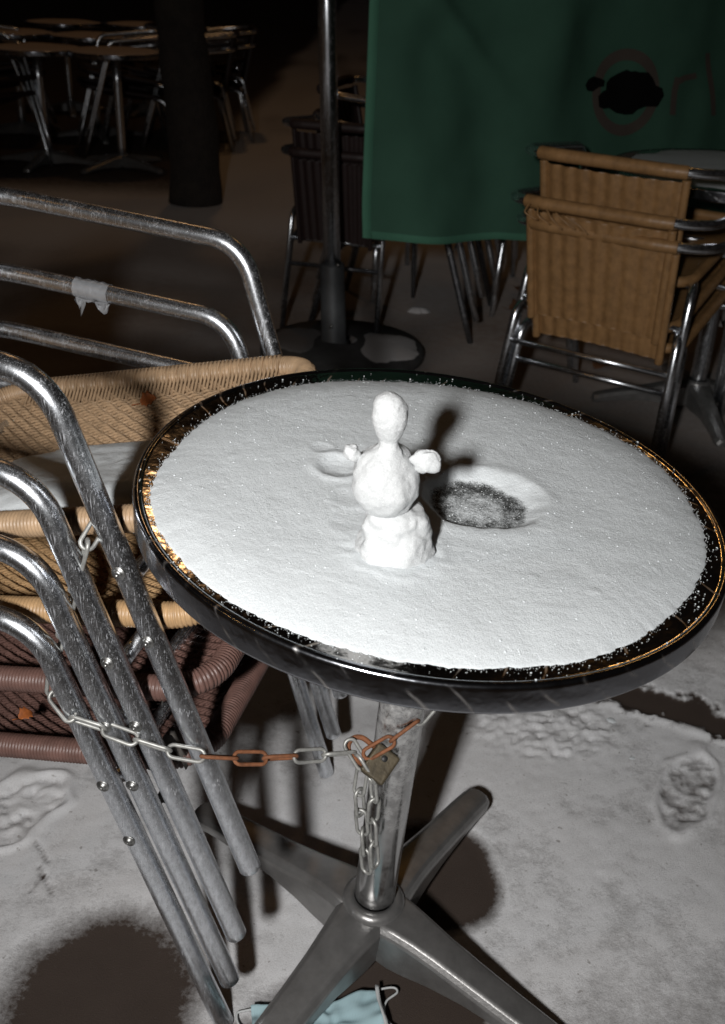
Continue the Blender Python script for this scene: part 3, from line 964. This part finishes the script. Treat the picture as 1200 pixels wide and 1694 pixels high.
def stack_loc(k):
    """place of chair k of the left stack, 4 = lowest"""
    m_ = 4 - k
    ox, oy, oz = 0.0104 * m_, 0.0, 0.0876 * m_
    if k == 1: ox += 0.0047; oy += 0.0123; oz += 0.0173
    c, s_ = math.cos(YAW), math.sin(YAW)
    return Vector((-0.096 + c * ox - s_ * oy, 1.0904 + s_ * ox + c * oy, oz))
GL = 'stacked wicker chairs left of the front table'
stack = {}
for k, wk, lb in ((1, WICK_TAN, 'topmost tan wicker and aluminium chair of the left stack, snow on its seat'),
                  (2, WICK_GOLD, 'golden tan wicker chair second from the top of the left stack'),
                  (3, WICK_BROWN, 'reddish brown wicker chair third from the top of the left stack'),
                  (4, WICK_BROWN, 'lowest reddish brown wicker chair of the left stack, feet on the ground')):
    stack[k] = make_chair(stack_loc(k), YAW, wk, TUBE, True, lb, GL, seat_roll=0.034 if k == 1 else 0.0, seat_dz={1: 0.014, 2: 0.008, 3: -0.004, 4: -0.020}[k])
def CL(k, l):
    p = stack_loc(k); c, s_ = math.cos(YAW), math.sin(YAW)
    return Vector((p.x + c * l[0] - s_ * l[1], p.y + s_ * l[0] + c * l[1], p.z + l[2]))

# snow lying on the top seat
m = MB()
def ssn(i, j):
    a = 2 * math.pi * i / 120
    q = (j / 39) ** 0.8
    ex = 0.215 * (abs(math.cos(a)) ** 0.5) * (1 if math.cos(a) > 0 else -1)
    ev = 0.125 * (abs(math.sin(a)) ** 0.6) * (1 if math.sin(a) > 0 else -1)
    wob = 1 + 0.07 * n3(math.cos(a), math.sin(a), 1, 3) + 0.03 * n3(math.cos(a), math.sin(a), 1, 12)
    x = -0.235 + ex * q * wob; v = -0.058 + ev * q * wob
    th = 0.038 * (1 - q ** 4) ** 0.8 + 0.003 * n3(x, v, 0, 18) * (1 - q) + 0.0015 * n3(x, v, 2, 60)
    if j == 39: th = -0.004
    return (x, v, seat_z(x, v) + 0.034 * v + 0.0200 + 0.065 * (x + 0.22) + th)
m.grid(ssn, 120, 40, closed_u=True)
o = m.build('seat_snow', SNOW)
o.location = stack_loc(1); o.rotation_euler = (0, 0, YAW)
tag(o, 'patch of snow lying on the seat of the topmost left chair', 'snow')

# ------------------------------------------------------------------ dead leaves
def leaf(loc, rot, size, material, label):
    m = MB()
    def fn(i, j):
        t = i / 11; s_ = (j - 3) / 3
        wd = math.sin(math.pi * min(1, t * 1.02)) ** 0.8 * 0.45 * (1 + 0.25 * math.sin(t * 22))
        return (t * size, s_ * wd * size, size * (0.25 * s_ * s_ * wd + 0.18 * math.sin(t * 3)))
    m.grid(fn, 12, 7)
    root = empty('dead_leaf')
    root.location = loc; root.rotation_euler = rot
    b_ = m.build('blade', material, root)
    sm = b_.modifiers.new('thick', 'SOLIDIFY'); sm.thickness = 0.0006
    MB().tube([(0, 0, 0), (-0.2 * size, 0.02 * size, 0.05 * size), (-0.45 * size, 0.0, 0.16 * size)], 0.0008, 5).build('stalk', material, root)
    return tag(root, label, 'leaf')
def seat_pt(k, x, v, roll=0.0): return CL(k, (x, v, seat_z(x, v) + roll * (v + SV * 0.85) + 0.006))
LD = (CL(1, (-0.27, 0.175, 0.43)) - CAM).dot(fwd)
leaf(dp(232, 668, LD - 0.006), (0.6, -0.35, 0.2), 0.024, LEAFM, 'small orange dead leaf caught on the top wicker seat')
leaf(seat_pt(4, -0.29, -0.168), (0.3, 0.1, 0.9), 0.02, LEAFM, 'small orange dead leaf on the brown wicker of the lowest left chair')

# ------------------------------------------------------------------ torn tape on the far arm of the second chair
tp0, tp1 = Vector((-CA, CWC / 2, CHA)), Vector((BX, CWB / 2, CHB + 0.006))
m = MB()
TAT = [0.5, 1.3, 2.6, 3.1, 2.0, 0.9, 0.6, 0.8, 0.6, 1.0, 0.9, 1.6, 3.4, 4.6, 3.2, 1.2]
def tfn(i, j):
    t = 0.395 + 0.115 * i / 15
    c_ = tp0.lerp(tp1, t)
    if j <= 14:
        a = R(-90 + 300 * j / 14)
        r = TRAD + 0.0014 + 0.0022 * max(-0.4, n3(i * 0.45, j * 0.5, 1, 1)) + (0.003 * max(0, n3(i * .7, 3, 0, 1)) if j == 0 else 0)
        return c_ + Vector((0.002 * n3(i, j * .6, 4, 1), -math.cos(a) * r, math.sin(a) * r))
    d = (j - 14) / 4 * 0.0062 * TAT[i]
    return c_ + Vector((0.010 * n3(i * .35, j * .4, 2, 1), -TRAD * 0.5 - 0.014 * n3(i * 0.45, j * 0.5, 5, 1), -TRAD * 0.85 - d))
m.grid(tfn, 16, 19)
o = m.build('tape_scrap', TAPE)
o.location = stack_loc(2); o.rotation_euler = (0, 0, YAW)
tag(o, 'torn clear tape hanging from an aluminium arm of the left chairs', 'tape')

# ------------------------------------------------------------------ chain and padlock
def link_mesh(ln=0.045, wd=0.0185, wr=0.0023):
    pts = []
    hw, hl = wd / 2 - wr, ln / 2 - wd / 2
    for sgn in (1, -1):
        for k in range(9):
            a = R(-90 + 180 * k / 8)
            pts.append(Vector((sgn * (hl + hw * math.cos(a)), sgn * hw * math.sin(a), 0)))
    return MB().tube(pts, wr, 8, closed=True).mesh('link')
LZ = link_mesh(); LRm = LZ.copy()
for me_, mt in ((LZ, ZINC), (LRm, RUST)):
    me_.materials.append(mt)
    me_.polygons.foreach_set('use_smooth', np.ones(len(me_.polygons), dtype=bool))
chain = empty('chain', dp(590, 1245, 1.2))
chain_inv = chain.location.copy()
tag(chain, 'long zinc chain with rusty links tying the stacked chairs to the table pole', 'chain')
def run_chain(pts, rusty=(), roll0=0.0, step=0.0355, view=None):
    pts = resample(pts, step)
    for i in range(len(pts) - 1):
        a, b_ = pts[i], pts[i + 1]
        d = (b_ - a).normalized()
        c_ = (a + b_) / 2
        # face-on links lie across the view, the next one stands on edge
        vw = (CAM - c_).normalized()
        yv = vw.cross(d).normalized()
        zv = d.cross(yv)
        mt = Matrix((d, yv, zv)).transposed()
        mt = mt @ Matrix.Rotation((0 if i % 2 == 0 else math.pi / 2) + roll0 + random.uniform(-0.3, 0.3), 3, 'X')
        o = bpy.data.objects.new('link', LRm if i in rusty else LZ)
        col.objects.link(o)
        o.parent = chain
        m4 = mt.to_4x4(); m4.translation = c_ - chain_inv
        o.matrix_local = m4
# along the front of the chair legs to the pole
A1 = [dp(88, 1148, 1.118), dp(106, 1184, 1.108), dp(165, 1202, 1.106), dp(235, 1228, 1.100), dp(300, 1247, 1.103), dp(360, 1254, 1.113), dp(440, 1254, 1.145), dp(520, 1250, 1.175), dp(585, 1245, 1.198)]
run_chain(A1, rusty=(5, 6, 7), step=0.0355)
run_chain([dp(605, 1250, 1.196), dp(650, 1224, 1.192), dp(685, 1200, 1.192), dp(722, 1160, 1.20), dp(735, 1120, 1.23)], rusty=(0, 1), roll0=0.2)
run_chain([dp(582, 1236, 1.194), dp(612, 1284, 1.200)], step=0.04)
run_chain([dp(600, 1272, 1.205), dp(594, 1310, 1.215), dp(598, 1355, 1.236), dp(603, 1402, 1.258), dp(607, 1440, 1.275)], roll0=0.5, step=0.0355)
run_chain([dp(616, 1280, 1.205), dp(620, 1320, 1.215), dp(616, 1365, 1.240), dp(621, 1432, 1.268)], roll0=1.0, step=0.0355)
# through the chairs
run_chain([dp(88, 1148, 1.125), dp(92, 1100, 1.110), dp(106, 1050, 1.098), dp(124, 985, 1.060), dp(134, 940, 1.030), dp(150, 880, 1.000), dp(180, 846, 1.030), dp(215, 858, 1.055), dp(245, 885, 1.07)], roll0=0.3)

lock = empty('padlock', dp(628, 1262, 1.212))
rotm = Matrix((rt, upv, -fwd)).transposed().to_4x4()
lock.matrix_world = Matrix.Translation(dp(628, 1264, 1.203)) @ rotm @ Matrix.Rotation(R(52), 4, 'Z') @ Matrix.Rotation(R(18), 4, 'Y') @ Matrix.Scale(1.25, 4)
m = MB().box((0, 0, 0), (0.031, 0.026, 0.013))
lb = m.build('lock_body', BRASS, lock, smooth=False)
bv = lb.modifiers.new('bevel', 'BEVEL'); bv.width = 0.0025; bv.segments = 3
MB().lathe([(0.0001, 0.0068), (0.003, 0.0068), (0.0034, 0.0060)], 14, mtx=Matrix.Translation((0.006, 0, 0))).build('keyhole', RUBBER, lb)
sh = [Vector((-0.010 * math.cos(R(a)) * 1.0, 0.024 + 0.011 * math.sin(R(a)), 0)) for a in range(0, 181, 15)]
MB().tube([(-0.010, 0.012, 0)] + sh + [(0.010, 0.012, 0)], 0.0026, 10).build('shackle', RUST, lock)
tag(lock, 'tarnished brass padlock with rusty shackle hanging at the table pole', 'padlock')

# ------------------------------------------------------------------ face mask under the table
fm = empty('face_mask', gp(530, 1722, 0.012), R(12))
m = MB()
def mfn(i, j):
    u, v = -0.088 + 0.176 * i / 47, -0.055 + 0.11 * j / 39
    z = 0.004 + 0.005 * abs((j / 39 * 5) % 1 - 0.5) + 0.022 * max(0, n3(u, v, 0.4, 24) + 0.1) + 0.005 * n3(u, v, 2, 60)
    return (u + 0.010 * n3(u, v, 1, 18), v + 0.012 * n3(u, v, 3, 18), z)
m.grid(mfn, 48, 40)
fb = m.build('mask_fabric', MASKBLUE, fm)
sm = fb.modifiers.new('thick', 'SOLIDIFY'); sm.thickness = 0.0012
m = MB()
def efn(i, j):
    v = -0.055 + 0.11 * i / 20
    return (0.083 + 0.005 * j + 0.010 * n3(0.085, v, 1, 18), v + 0.012 * n3(0.085, v, 3, 18), 0.016 + 0.006 * n3(v, j, 1, 30))
m.grid(efn, 21, 2); eb = m.build('edge_binding', MASKWHITE, fm)
sm = eb.modifiers.new('thick', 'SOLIDIFY'); sm.thickness = 0.0012
inv = fm.matrix_world
def loc_of(p):
    c_, s_ = math.cos(-R(12)), math.sin(-R(12))
    d = p - fm.location
    return Vector((c_ * d.x - s_ * d.y, s_ * d.x + c_ * d.y, d.z))
def curve(pts, n=10):
    pts = [Vector(p) for p in pts]
    out = []
    for i in range(len(pts) - 1):
        p0, p1, p2, p3 = pts[max(i - 1, 0)], pts[i], pts[i + 1], pts[min(i + 2, len(pts) - 1)]
        for k in range(n):
            t = k / n
            out.append(0.5 * ((2 * p1) + (p2 - p0) * t + (2 * p0 - 5 * p1 + 4 * p2 - p3) * t * t + (3 * p1 - p0 - 3 * p2 + p3) * t ** 3))
    out.append(pts[-1])
    return out
lp = [gp(x, y, 0.014) for x, y in ((612, 1645), (632, 1636), (652, 1634), (657, 1642), (640, 1656), (636, 1675), (644, 1692), (660, 1708), (640, 1730))]
MB().tube(curve([loc_of(p) for p in lp]), 0.0016, 6).build('ear_loop', MASKWHITE, fm)
lp = [gp(x, y, 0.012) for x, y in ((442, 1668), (425, 1669), (405, 1672), (392, 1678), (400, 1700), (440, 1715))]
MB().tube(curve([loc_of(p) for p in lp]), 0.0016, 6).build('ear_loop', MASKWHITE, fm)
tag(fm, 'crumpled light blue face mask with white ear loops under the table base', 'face mask')

# ------------------------------------------------------------------ parasol stand behind
pb = gp(552, 588)
ps = empty('parasol_stand', (pb.x, pb.y, 0))
def pl(px, py):
    p = vp(px, py, pb.y); return Vector((p.x - pb.x, 0, p.z))
ptop = pl(541, 0); pbot = Vector((0, 0, 0.05))
ext = pbot + (ptop - pbot) * 1.75
MB().tube([pbot, ptop, ext], 0.0285, 20).build('pole', TUBE_BG, ps)
slt = pbot.lerp(ptop, 0.255)
MB().tube([pbot, pbot.lerp(slt, 0.02), slt, slt + (slt - pbot).normalized() * 0.004], 0.041, 20, radii=[0.052, 0.043, 0.041, 0.036]).build('sleeve', SLEEVE, ps)
MB().lathe([(0.0, 0.0), (0.27, 0.002), (0.285, 0.012), (0.285, 0.03), (0.272, 0.043), (0.10, 0.052), (0.06, 0.06), (0.05, 0.06)], 48, mtx=Matrix.Translation((0.03, 0, 0))).build('base_disc', CONC, ps)
for z, a in ((0.12, -100), (0.33, -80)):
    d = Vector((math.cos(R(a)), math.sin(R(a)), 0))
    MB().tube([Vector((0, 0, z)) + d * 0.038, Vector((0, 0, z)) + d * 0.052], 0.006, 8).build('clamp_screw', SCREW, ps)
tag(ps, 'grey metal parasol pole in a sleeve on a round weighted base', 'parasol stand')
def drift(name, ctr, rx, ry, th, seed, material, label, rz=0.0, cat='snow', na=64, nr=14):
    m = MB()
    def fn(i, j):
        a = 2 * math.pi * i / na; q = j / (nr - 1)
        wob = 1 + 0.22 * n3(math.cos(a) + seed, math.sin(a), 0, 1.3) + 0.06 * n3(math.cos(a), math.sin(a) + seed, 0, 6)
        x, y = rx * q * wob * math.cos(a), ry * q * wob * math.sin(a)
        return (x, y, th * (1 - q ** 3) + 0.15 * th * n3(x, y, seed, 25) * (1 - q) - (0.002 if j == nr - 1 else 0))
    m.grid(fn, na, nr, closed_u=True)
    o = m.build(name, material)
    o.location = ctr; o.rotation_euler = (0, 0, rz)
    return tag(o, label, cat)
SNOWG = m_snow('old_snow', (0.46, 0.45, 0.45))
drift('base_snow', (pb.x + 0.175, pb.y - 0.02, 0.0465), 0.115, 0.15, 0.012, 1.0, SNOWG, 'old snow on the right half of the parasol base')
drift('base_snow', (pb.x - 0.12, pb.y + 0.02, 0.0475), 0.11, 0.14, 0.006, 4.0, m_snow('thin_snow', (0.16, 0.155, 0.155)), 'thin dirty snow on the left half of the parasol base')

# ------------------------------------------------------------------ green canvas
CYL, CYR = 2.93, 4.15
cvl, cvr = vp(597, 392, CYL), vp(1330, 397, CYR)
zb = cvl.z; zt = 2.05
cvd = Vector((cvr.x - cvl.x, cvr.y - cvl.y, 0)); cvlen = cvd.length; cvd.normalize()
cvn = Vector((cvd.y, -cvd.x, 0))                       # towards the camera
def canvas_pt(u, z, off=0.0):
    """u metres from the left edge, z height"""
    s_ = u / cvlen
    f = 0.017 * math.sin(u * 11.0 + 0.5 + 1.6 * (z - zb) + 2.2 * noise.noise(Vector((u * 1.7, z * 1.3, 9.0)))) * sstep(0.04, 0.35, u) * (0.55 + 0.45 * sstep(zb, zb + 0.5, z))
    f += 0.040 * sstep(0.03, 0.3, u) * noise.noise(Vector((u * 2.6, z * 2.0, 0.5))) + 0.012 * sstep(0.0, 0.2, u) * noise.noise(Vector((u * 8, z * 7, 1.5)))
    # a diagonal pull crease
    q = (z - (zb + 0.62)) + (u - 0.24) * 0.75
    f += 0.020 * math.exp(-(q / 0.035) ** 2) * sstep(0.02, 0.15, u) * sstep(0.62, 0.35, u)
    f += 0.03 * math.exp(-((z - zb) / 0.06) ** 2) * 0.3
    zz = z + 0.012 * sstep(0.0, 0.06, u) * 0 - 0.012 * math.sin(min(1, u / 0.5) * math.pi) * sstep(zb + 0.4, zb, z)
    p = cvl + cvd * u + cvn * (f + off)
    return Vector((p.x, p.y, zz + (cvr.z - cvl.z) * s_))
cv = empty('canvas_screen', (cvl.x, cvl.y, 0))
o0 = Vector((cvl.x, cvl.y, 0))
m = MB(); NU, NZ = 110, 90
m.grid(lambda i, j: canvas_pt(cvlen * i / (NU - 1), zb + (zt - zb) * j / (NZ - 1)) - o0, NU, NZ)
co = m.build('cloth', GREEN, cv)
sm = co.modifiers.new('thick', 'SOLIDIFY'); sm.thickness = 0.0015
m = MB()
m.grid(lambda i, j: canvas_pt(0.001 + 0.0095 * j, zb + (zt - zb) * i / 79, 0.0035 if 0 < j < 3 else 0.001) - o0, 80, 4)
m.build('side_hem', GREENHEM, cv)
m = MB()
m.grid(lambda i, j: canvas_pt(0.03 + (cvlen - 0.03) * i / 99, zb - 0.0005 + 0.0215 * j / 3, 0.0035 if 0 < j < 3 else 0.001) - o0, 100, 4)
m.build('bottom_hem', GREENHEM, cv)
# printed emblem: a ring, a dark figure inside, letters beside it
def cv_uv(px, py):
    d = ray(px, py)
    t = (cvl - CAM).dot(cvn) / d.dot(cvn)
    p = CAM + d * t
    u_ = (p - cvl).dot(cvd)
    return (u_, p.z - (cvr.z - cvl.z) * u_ / cvlen)
e0 = cv_uv(1041, 155)
def decal(pts2, name, material, off=0.004):
    m = MB()
    for (u, z) in pts2: m.v.append(canvas_pt(u, z, off) - o0)
    return m
ux = abs(cv_uv(1061, 155)[0] - e0[0]) / 20
uz = abs(cv_uv(1041, 175)[1] - e0[1]) / 20
m = MB()
for i in range(49):
    a = 2 * math.pi * i / 48
    for (rx, ry) in ((54, 73), (49, 66), (44, 59), (40, 54)):
        m.v.append(canvas_pt(e0[0] + ux * rx * math.cos(a), e0[1] + uz * ry * math.sin(a), 0.004) - o0)
for i in range(48):
    for k in range(3): m.f.append((i * 4 + k, i * 4 + k + 1, i * 4 + 5 + k, i * 4 + 4 + k))
m.build('emblem_ring', PRINT, cv)
def poly_decal(name, outline, material, off):
    """fan with rings so that it follows the cloth"""
    n = len(outline); cx = sum(p[0] for p in outline) / n; cy = sum(p[1] for p in outline) / n
    m = MB(); rings = 7
    for r_ in range(rings):
        f = (r_ + 0.02) / (rings - 1)
        f = min(1.0, f)
        for (x, y) in outline:
            uu = cv_uv(cx + (x - cx) * f, cy + (y - cy) * f)
            m.v.append(canvas_pt(uu[0], uu[1], off) - o0)
    for r_ in range(rings - 1):
        for k in range(n):
            k2 = (k + 1) % n
            m.f.append((r_ * n + k, r_ * n + k2, (r_ + 1) * n + k2, (r_ + 1) * n + k))
    return m.build(name, material, cv)
poly_decal('emblem_figure', [(996, 178), (995, 160), (1004, 152), (1010, 150), (1011, 138), (1018, 130), (1032, 122), (1044, 116), (1050, 119), (1056, 118), (1062, 120), (1076, 120), (1084, 130), (1089, 142), (1098, 146), (1100, 158), (1094, 170), (1090, 177), (1072, 177), (1060, 182), (1052, 190), (1040, 191), (1026, 188), (1014, 180), (1004, 181)], BLACKPRINT, 0.006)
poly_decal('emblem_figure', [(972, 142), (978, 132), (988, 127), (998, 130), (1008, 134), (1006, 144), (996, 145), (986, 152), (976, 151)], BLACKPRINT, 0.0065)
def stroke(pts, wd, name='letter'):
    m = MB()
    P2 = [Vector((x, y)) for x, y in pts]
    out = []
    for i in range(len(P2) - 1):
        for k in range(6): out.append(P2[i].lerp(P2[i + 1], k / 6))
    out.append(P2[-1])
    for i, p in enumerate(out):
        t = (out[min(i + 1, len(out) - 1)] - out[max(i - 1, 0)]).normalized()
        nn = Vector((-t.y, t.x))
        for s_ in (-1, 1):
            q = p + nn * wd / 2 * s_
            uu = cv_uv(q.x, q.y)
            m.v.append(canvas_pt(uu[0], uu[1], 0.004) - o0)
    for i in range(len(out) - 1): m.f.append((i * 2, i * 2 + 1, i * 2 + 3, i * 2 + 2))
    return m.build(name, PRINT, cv)
stroke([(1112, 190), (1116, 150), (1121, 128)], 9)
stroke([(1119, 136), (1132, 129), (1152, 125)], 10)
stroke([(1172, 88), (1174, 128), (1175, 190)], 9)
tag(cv, 'dark green canvas screen with pale hem and faded round emblem', 'canvas')

# ------------------------------------------------------------------ stack of chairs on the right
GR = 'stacked ochre wicker chairs right of the canvas'
yr = R(58)
def right_chair(px, py, z, label, dyaw=0.0):
    """the middle of the back rail stands at this pixel at height z above the chair's feet"""
    c_, s_ = math.cos(yr + dyaw), math.sin(yr + dyaw)
    return c_, s_
BRAIL = CHB + 0.006
rp = gp(994, 389, BRAIL)                               # back rail of the lowest chair
c_, s_ = math.cos(yr), math.sin(yr)
RB = Vector((rp.x - c_ * BX, rp.y - s_ * BX, 0))
for i, (dz, dx, dy_, lb) in enumerate(((0.0, 0.0, 0.0, 'lowest ochre wicker chair of the right stack, whole woven back showing'),
                                 (0.058, -0.022, 0.018, 'middle ochre wicker chair of the right stack with loose rail wrapping'),
                                 (0.168, 0.028, 0.004, 'topmost ochre wicker chair of the right stack beside the green canvas'))):
    loc = RB + Vector((c_ * dx - s_ * dy_, s_ * dx + c_ * dy_, dz))
    make_chair(loc, yr + (0.0, 0.01, -0.015)[i], WICK_BACK, TUBE_BG, False, lb, GR)
sn = RB + Vector((c_ * -0.22, s_ * -0.22, zr(-0.22) - 0.026))
drift('seat_snow', (sn.x, sn.y, sn.z), 0.16, 0.15, 0.022, 2.0, SNOWG, 'snow on the seat of the lowest right chair', rz=yr)
# frayed strand of the loose wrapping
m = MB()
fr = gp(877, 337, BRAIL + 0.058)
for k in range(5):
    a0 = fr + Vector((0.02 * k, -0.012 * k, -0.004 * k))
    m.tube(curve([a0, a0 + Vector((-0.012 + 0.012 * k, -0.015, -0.018)), a0 + Vector((0.02 + 0.01 * k, -0.02, -0.034 - 0.004 * (k % 3)))], 5), 0.0022, 5)
o = m.build('loose_strand', WICK_BACK)
o.location = (0, 0, 0)
tag(o, 'frayed rattan strands dangling at the left end of the right chair stack', 'rattan')

# ------------------------------------------------------------------ other tables
def bg_table(loc, rz, label, group, snow_mat, snow_label, R_=0.32, hs=1.0):
    t = empty('cafe_table', loc, rz)
    make_table('cafe_table', t, False, R_, Vector((0, 0, 0)))
    tag(t, label, 'table', group)
    if hs != 1.0: t.scale = (1, 1, hs)
    o = drift('table_snow', (loc[0], loc[1], loc[2] + (TOP + 0.0015) * hs), R_ * 0.90, R_ * 0.90, 0.014, loc[0] * 3, snow_mat, snow_label)
    return t
q = gp(1215, 282, TOP)
bg_table((q.x + 0.02, q.y, 0), 0.6, 'round cafe table with snow on top behind the right chairs', None, SNOW, 'snow covering the cafe table behind the right chairs', 0.37)
GT = 'round tables set aside far behind on the left'
SNOWF = m_snow('far_snow', (0.62, 0.52, 0.44))  # snow tinted tan: warm sodium lamplight put into its colour
far_tabs = [((190, 84), 'far cafe table closest to the tree trunk, front row'), ((58, 78), 'far cafe table at the left in the front row'), ((150, 58), 'far cafe table in the middle of the second row'), ((20, 52), 'far cafe table at the left edge of the photo, second row'),
            ((235, 40), 'far cafe table just left of the tree, third row'), ((105, 36), 'farthest cafe table, left of centre in the back row')]
for i, ((px, py), lb) in enumerate(far_tabs):
    q = gp(px, py, TOP * 0.92)
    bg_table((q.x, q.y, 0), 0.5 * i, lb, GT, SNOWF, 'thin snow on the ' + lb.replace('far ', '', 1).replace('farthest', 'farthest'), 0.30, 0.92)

# ------------------------------------------------------------------ chairs behind the pole and under the canvas
GD = 'dark wicker chairs stacked behind the parasol pole'
p = gp(466, 552)
yd = R(76)
for i, lb in enumerate(('lower dark brown wicker chair of the stack behind the parasol pole', 'upper dark brown wicker chair of the stack behind the parasol pole')):
    cc, ss = math.cos(yd), math.sin(yd)
    ly = 0.240 * 0.74
    loc = Vector((p.x - cc * -0.610 + ss * ly, p.y - ss * -0.610 - cc * ly, 0)) + Vector((cc * 0.012 * i, ss * 0.012 * i, 0.088 * i))
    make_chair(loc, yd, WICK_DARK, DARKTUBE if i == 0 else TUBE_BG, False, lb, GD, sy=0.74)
GC = 'chairs stacked behind the green canvas'
p = gp(778, 570)
yc = R(-14)
for i, lb in enumerate(('lowest chair behind the canvas, its slanting front legs below the hem', 'second chair up of the stack behind the canvas', 'third chair up of the stack behind the canvas')):
    cc, ss = math.cos(yc), math.sin(yc)
    loc = Vector((p.x - ss * CW0 / 2, p.y + cc * CW0 / 2, 0)) + Vector((cc * 0.014 * i, ss * 0.014 * i, 0.088 * i))
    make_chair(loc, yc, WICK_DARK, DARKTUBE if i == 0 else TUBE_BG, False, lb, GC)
p2 = gp(672, 512)
for i, lb in enumerate(('lower of two bright legged chairs behind the canvas near the parasol pole', 'upper of two bright legged chairs behind the canvas near the parasol pole')):
    make_chair(Vector((p2.x + 0.10, p2.y - 0.014 * i, 0.088 * i)), R(-104), WICK_DARK, TUBE_BG, False, lb, GC)
GF = 'aluminium chairs stacked among the far tables'
fs = [((392, 238), R(-10), 'far stack right of the tree trunk'), ((228, 250), R(188), 'far stack just left of the tree trunk'), ((120, 262), R(200), 'far stack below the left tables'), ((20, 300), R(-25), 'far stack at the left edge of the photo'),
      ((175, 240), R(176), 'far stack between the front row tables'), ((265, 236), R(192), 'far stack partly hidden by the tree trunk'), ((70, 245), R(10), 'far stack under the leftmost tables')]
for (px, py), ya, lb in fs:
    p = gp(px, py)
    for i, nm in enumerate(('lower', 'upper')):
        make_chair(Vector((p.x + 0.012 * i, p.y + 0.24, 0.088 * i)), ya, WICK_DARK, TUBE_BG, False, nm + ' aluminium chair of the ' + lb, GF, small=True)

# ------------------------------------------------------------------ tree
tb = gp(324, 336)
tree = empty('tree', (tb.x, tb.y, 0))
def tp(px, py):
    p = vp(px, py, tb.y); return Vector((p.x - tb.x, 0, p.z))
t0, t1 = Vector((0, 0, -0.03)), tp(300, 0)
ax = (t1 - t0)
m = MB()
pts, rad = [], []
for k in range(26):
    t = k / 25 * 2.6
    pts.append(t0 + ax * t + Vector((0.012 * math.sin(t * 5), 0.01 * math.sin(t * 4), 0)))
    rad.append((0.150 if k == 0 else 0.140 - 0.018 * t) * (1 + 0.04 * math.sin(k * 2.1)))
m.tube(pts, 0.14, 24, radii=rad)
for v_ in range(len(m.v)):
    p = m.v[v_]; an = math.atan2(p.y, p.x - (p.z * ax.x / ax.z))
    f = 1 + 0.05 * noise.noise(Vector((math.cos(an) * 4, math.sin(an) * 4, p.z * 2.5)))
    m.v[v_] = Vector((p.x * 1.0 + 0.01 * (f - 1) * 10 * math.cos(an), p.y + 0.1 * (f - 1) * math.sin(an), p.z))
m.build('trunk', BARK, tree)
m = MB()
top = pts[-1]
def branch(p, d, ln, r, dep):
    q = [p]
    for k in range(5):
        d = (d + Vector((random.uniform(-.25, .25), random.uniform(-.25, .25), random.uniform(-.05, .2)))).normalized()
        q.append(q[-1] + d * ln / 5)
    m.tube(q, r, 6, radii=[r * (1 - 0.13 * i) for i in range(6)])
    if dep:
        for k in range(3):
            branch(q[random.choice((2, 3, 4, 5))], (d + Vector((random.uniform(-1, 1), random.uniform(-1, 1), random.uniform(-.2, .6)))).normalized(), ln * 0.68, r * 0.55, dep - 1)
for k in range(6):
    a = k * 1.05
    branch(pts[-1 - k], Vector((math.cos(a), math.sin(a), 0.9)).normalized(), 1.3, 0.07, 3)
m.build('crown', BARK, tree)
tag(tree, 'dark bare tree trunk standing among the far tables', 'tree')

# ------------------------------------------------------------------ ground litter
leaf(gp(842, 512, 0.012), (0.2, 0.1, 0.4), 0.09, LEAFD, 'brown dead leaf on the ground under the canvas, beside the right chairs')
leaf(gp(868, 490, 0.012), (0.1, -0.2, 2.0), 0.08, LEAFD, 'darker dead leaf on the ground behind the right chairs')
leaf(gp(985, 610, 0.012), (0.1, 0.2, 1.0), 0.08, LEAFD, 'dead leaf on the ground under the right chair stack')
drift('snow_clod', gp(692, 518), 0.05, 0.03, 0.025, 3.0, SNOWG, 'pale snow clod on the dark ground under the canvas hem')
drift('snow_clod', gp(1010, 1195), 0.012, 0.010, 0.008, 6.0, SNOW, 'tiny snow clod beside the dark joint right of the table')
drift('snow_clod', gp(1045, 1258), 0.009, 0.008, 0.007, 8.0, SNOW, 'tiny snow clod above the boot print')
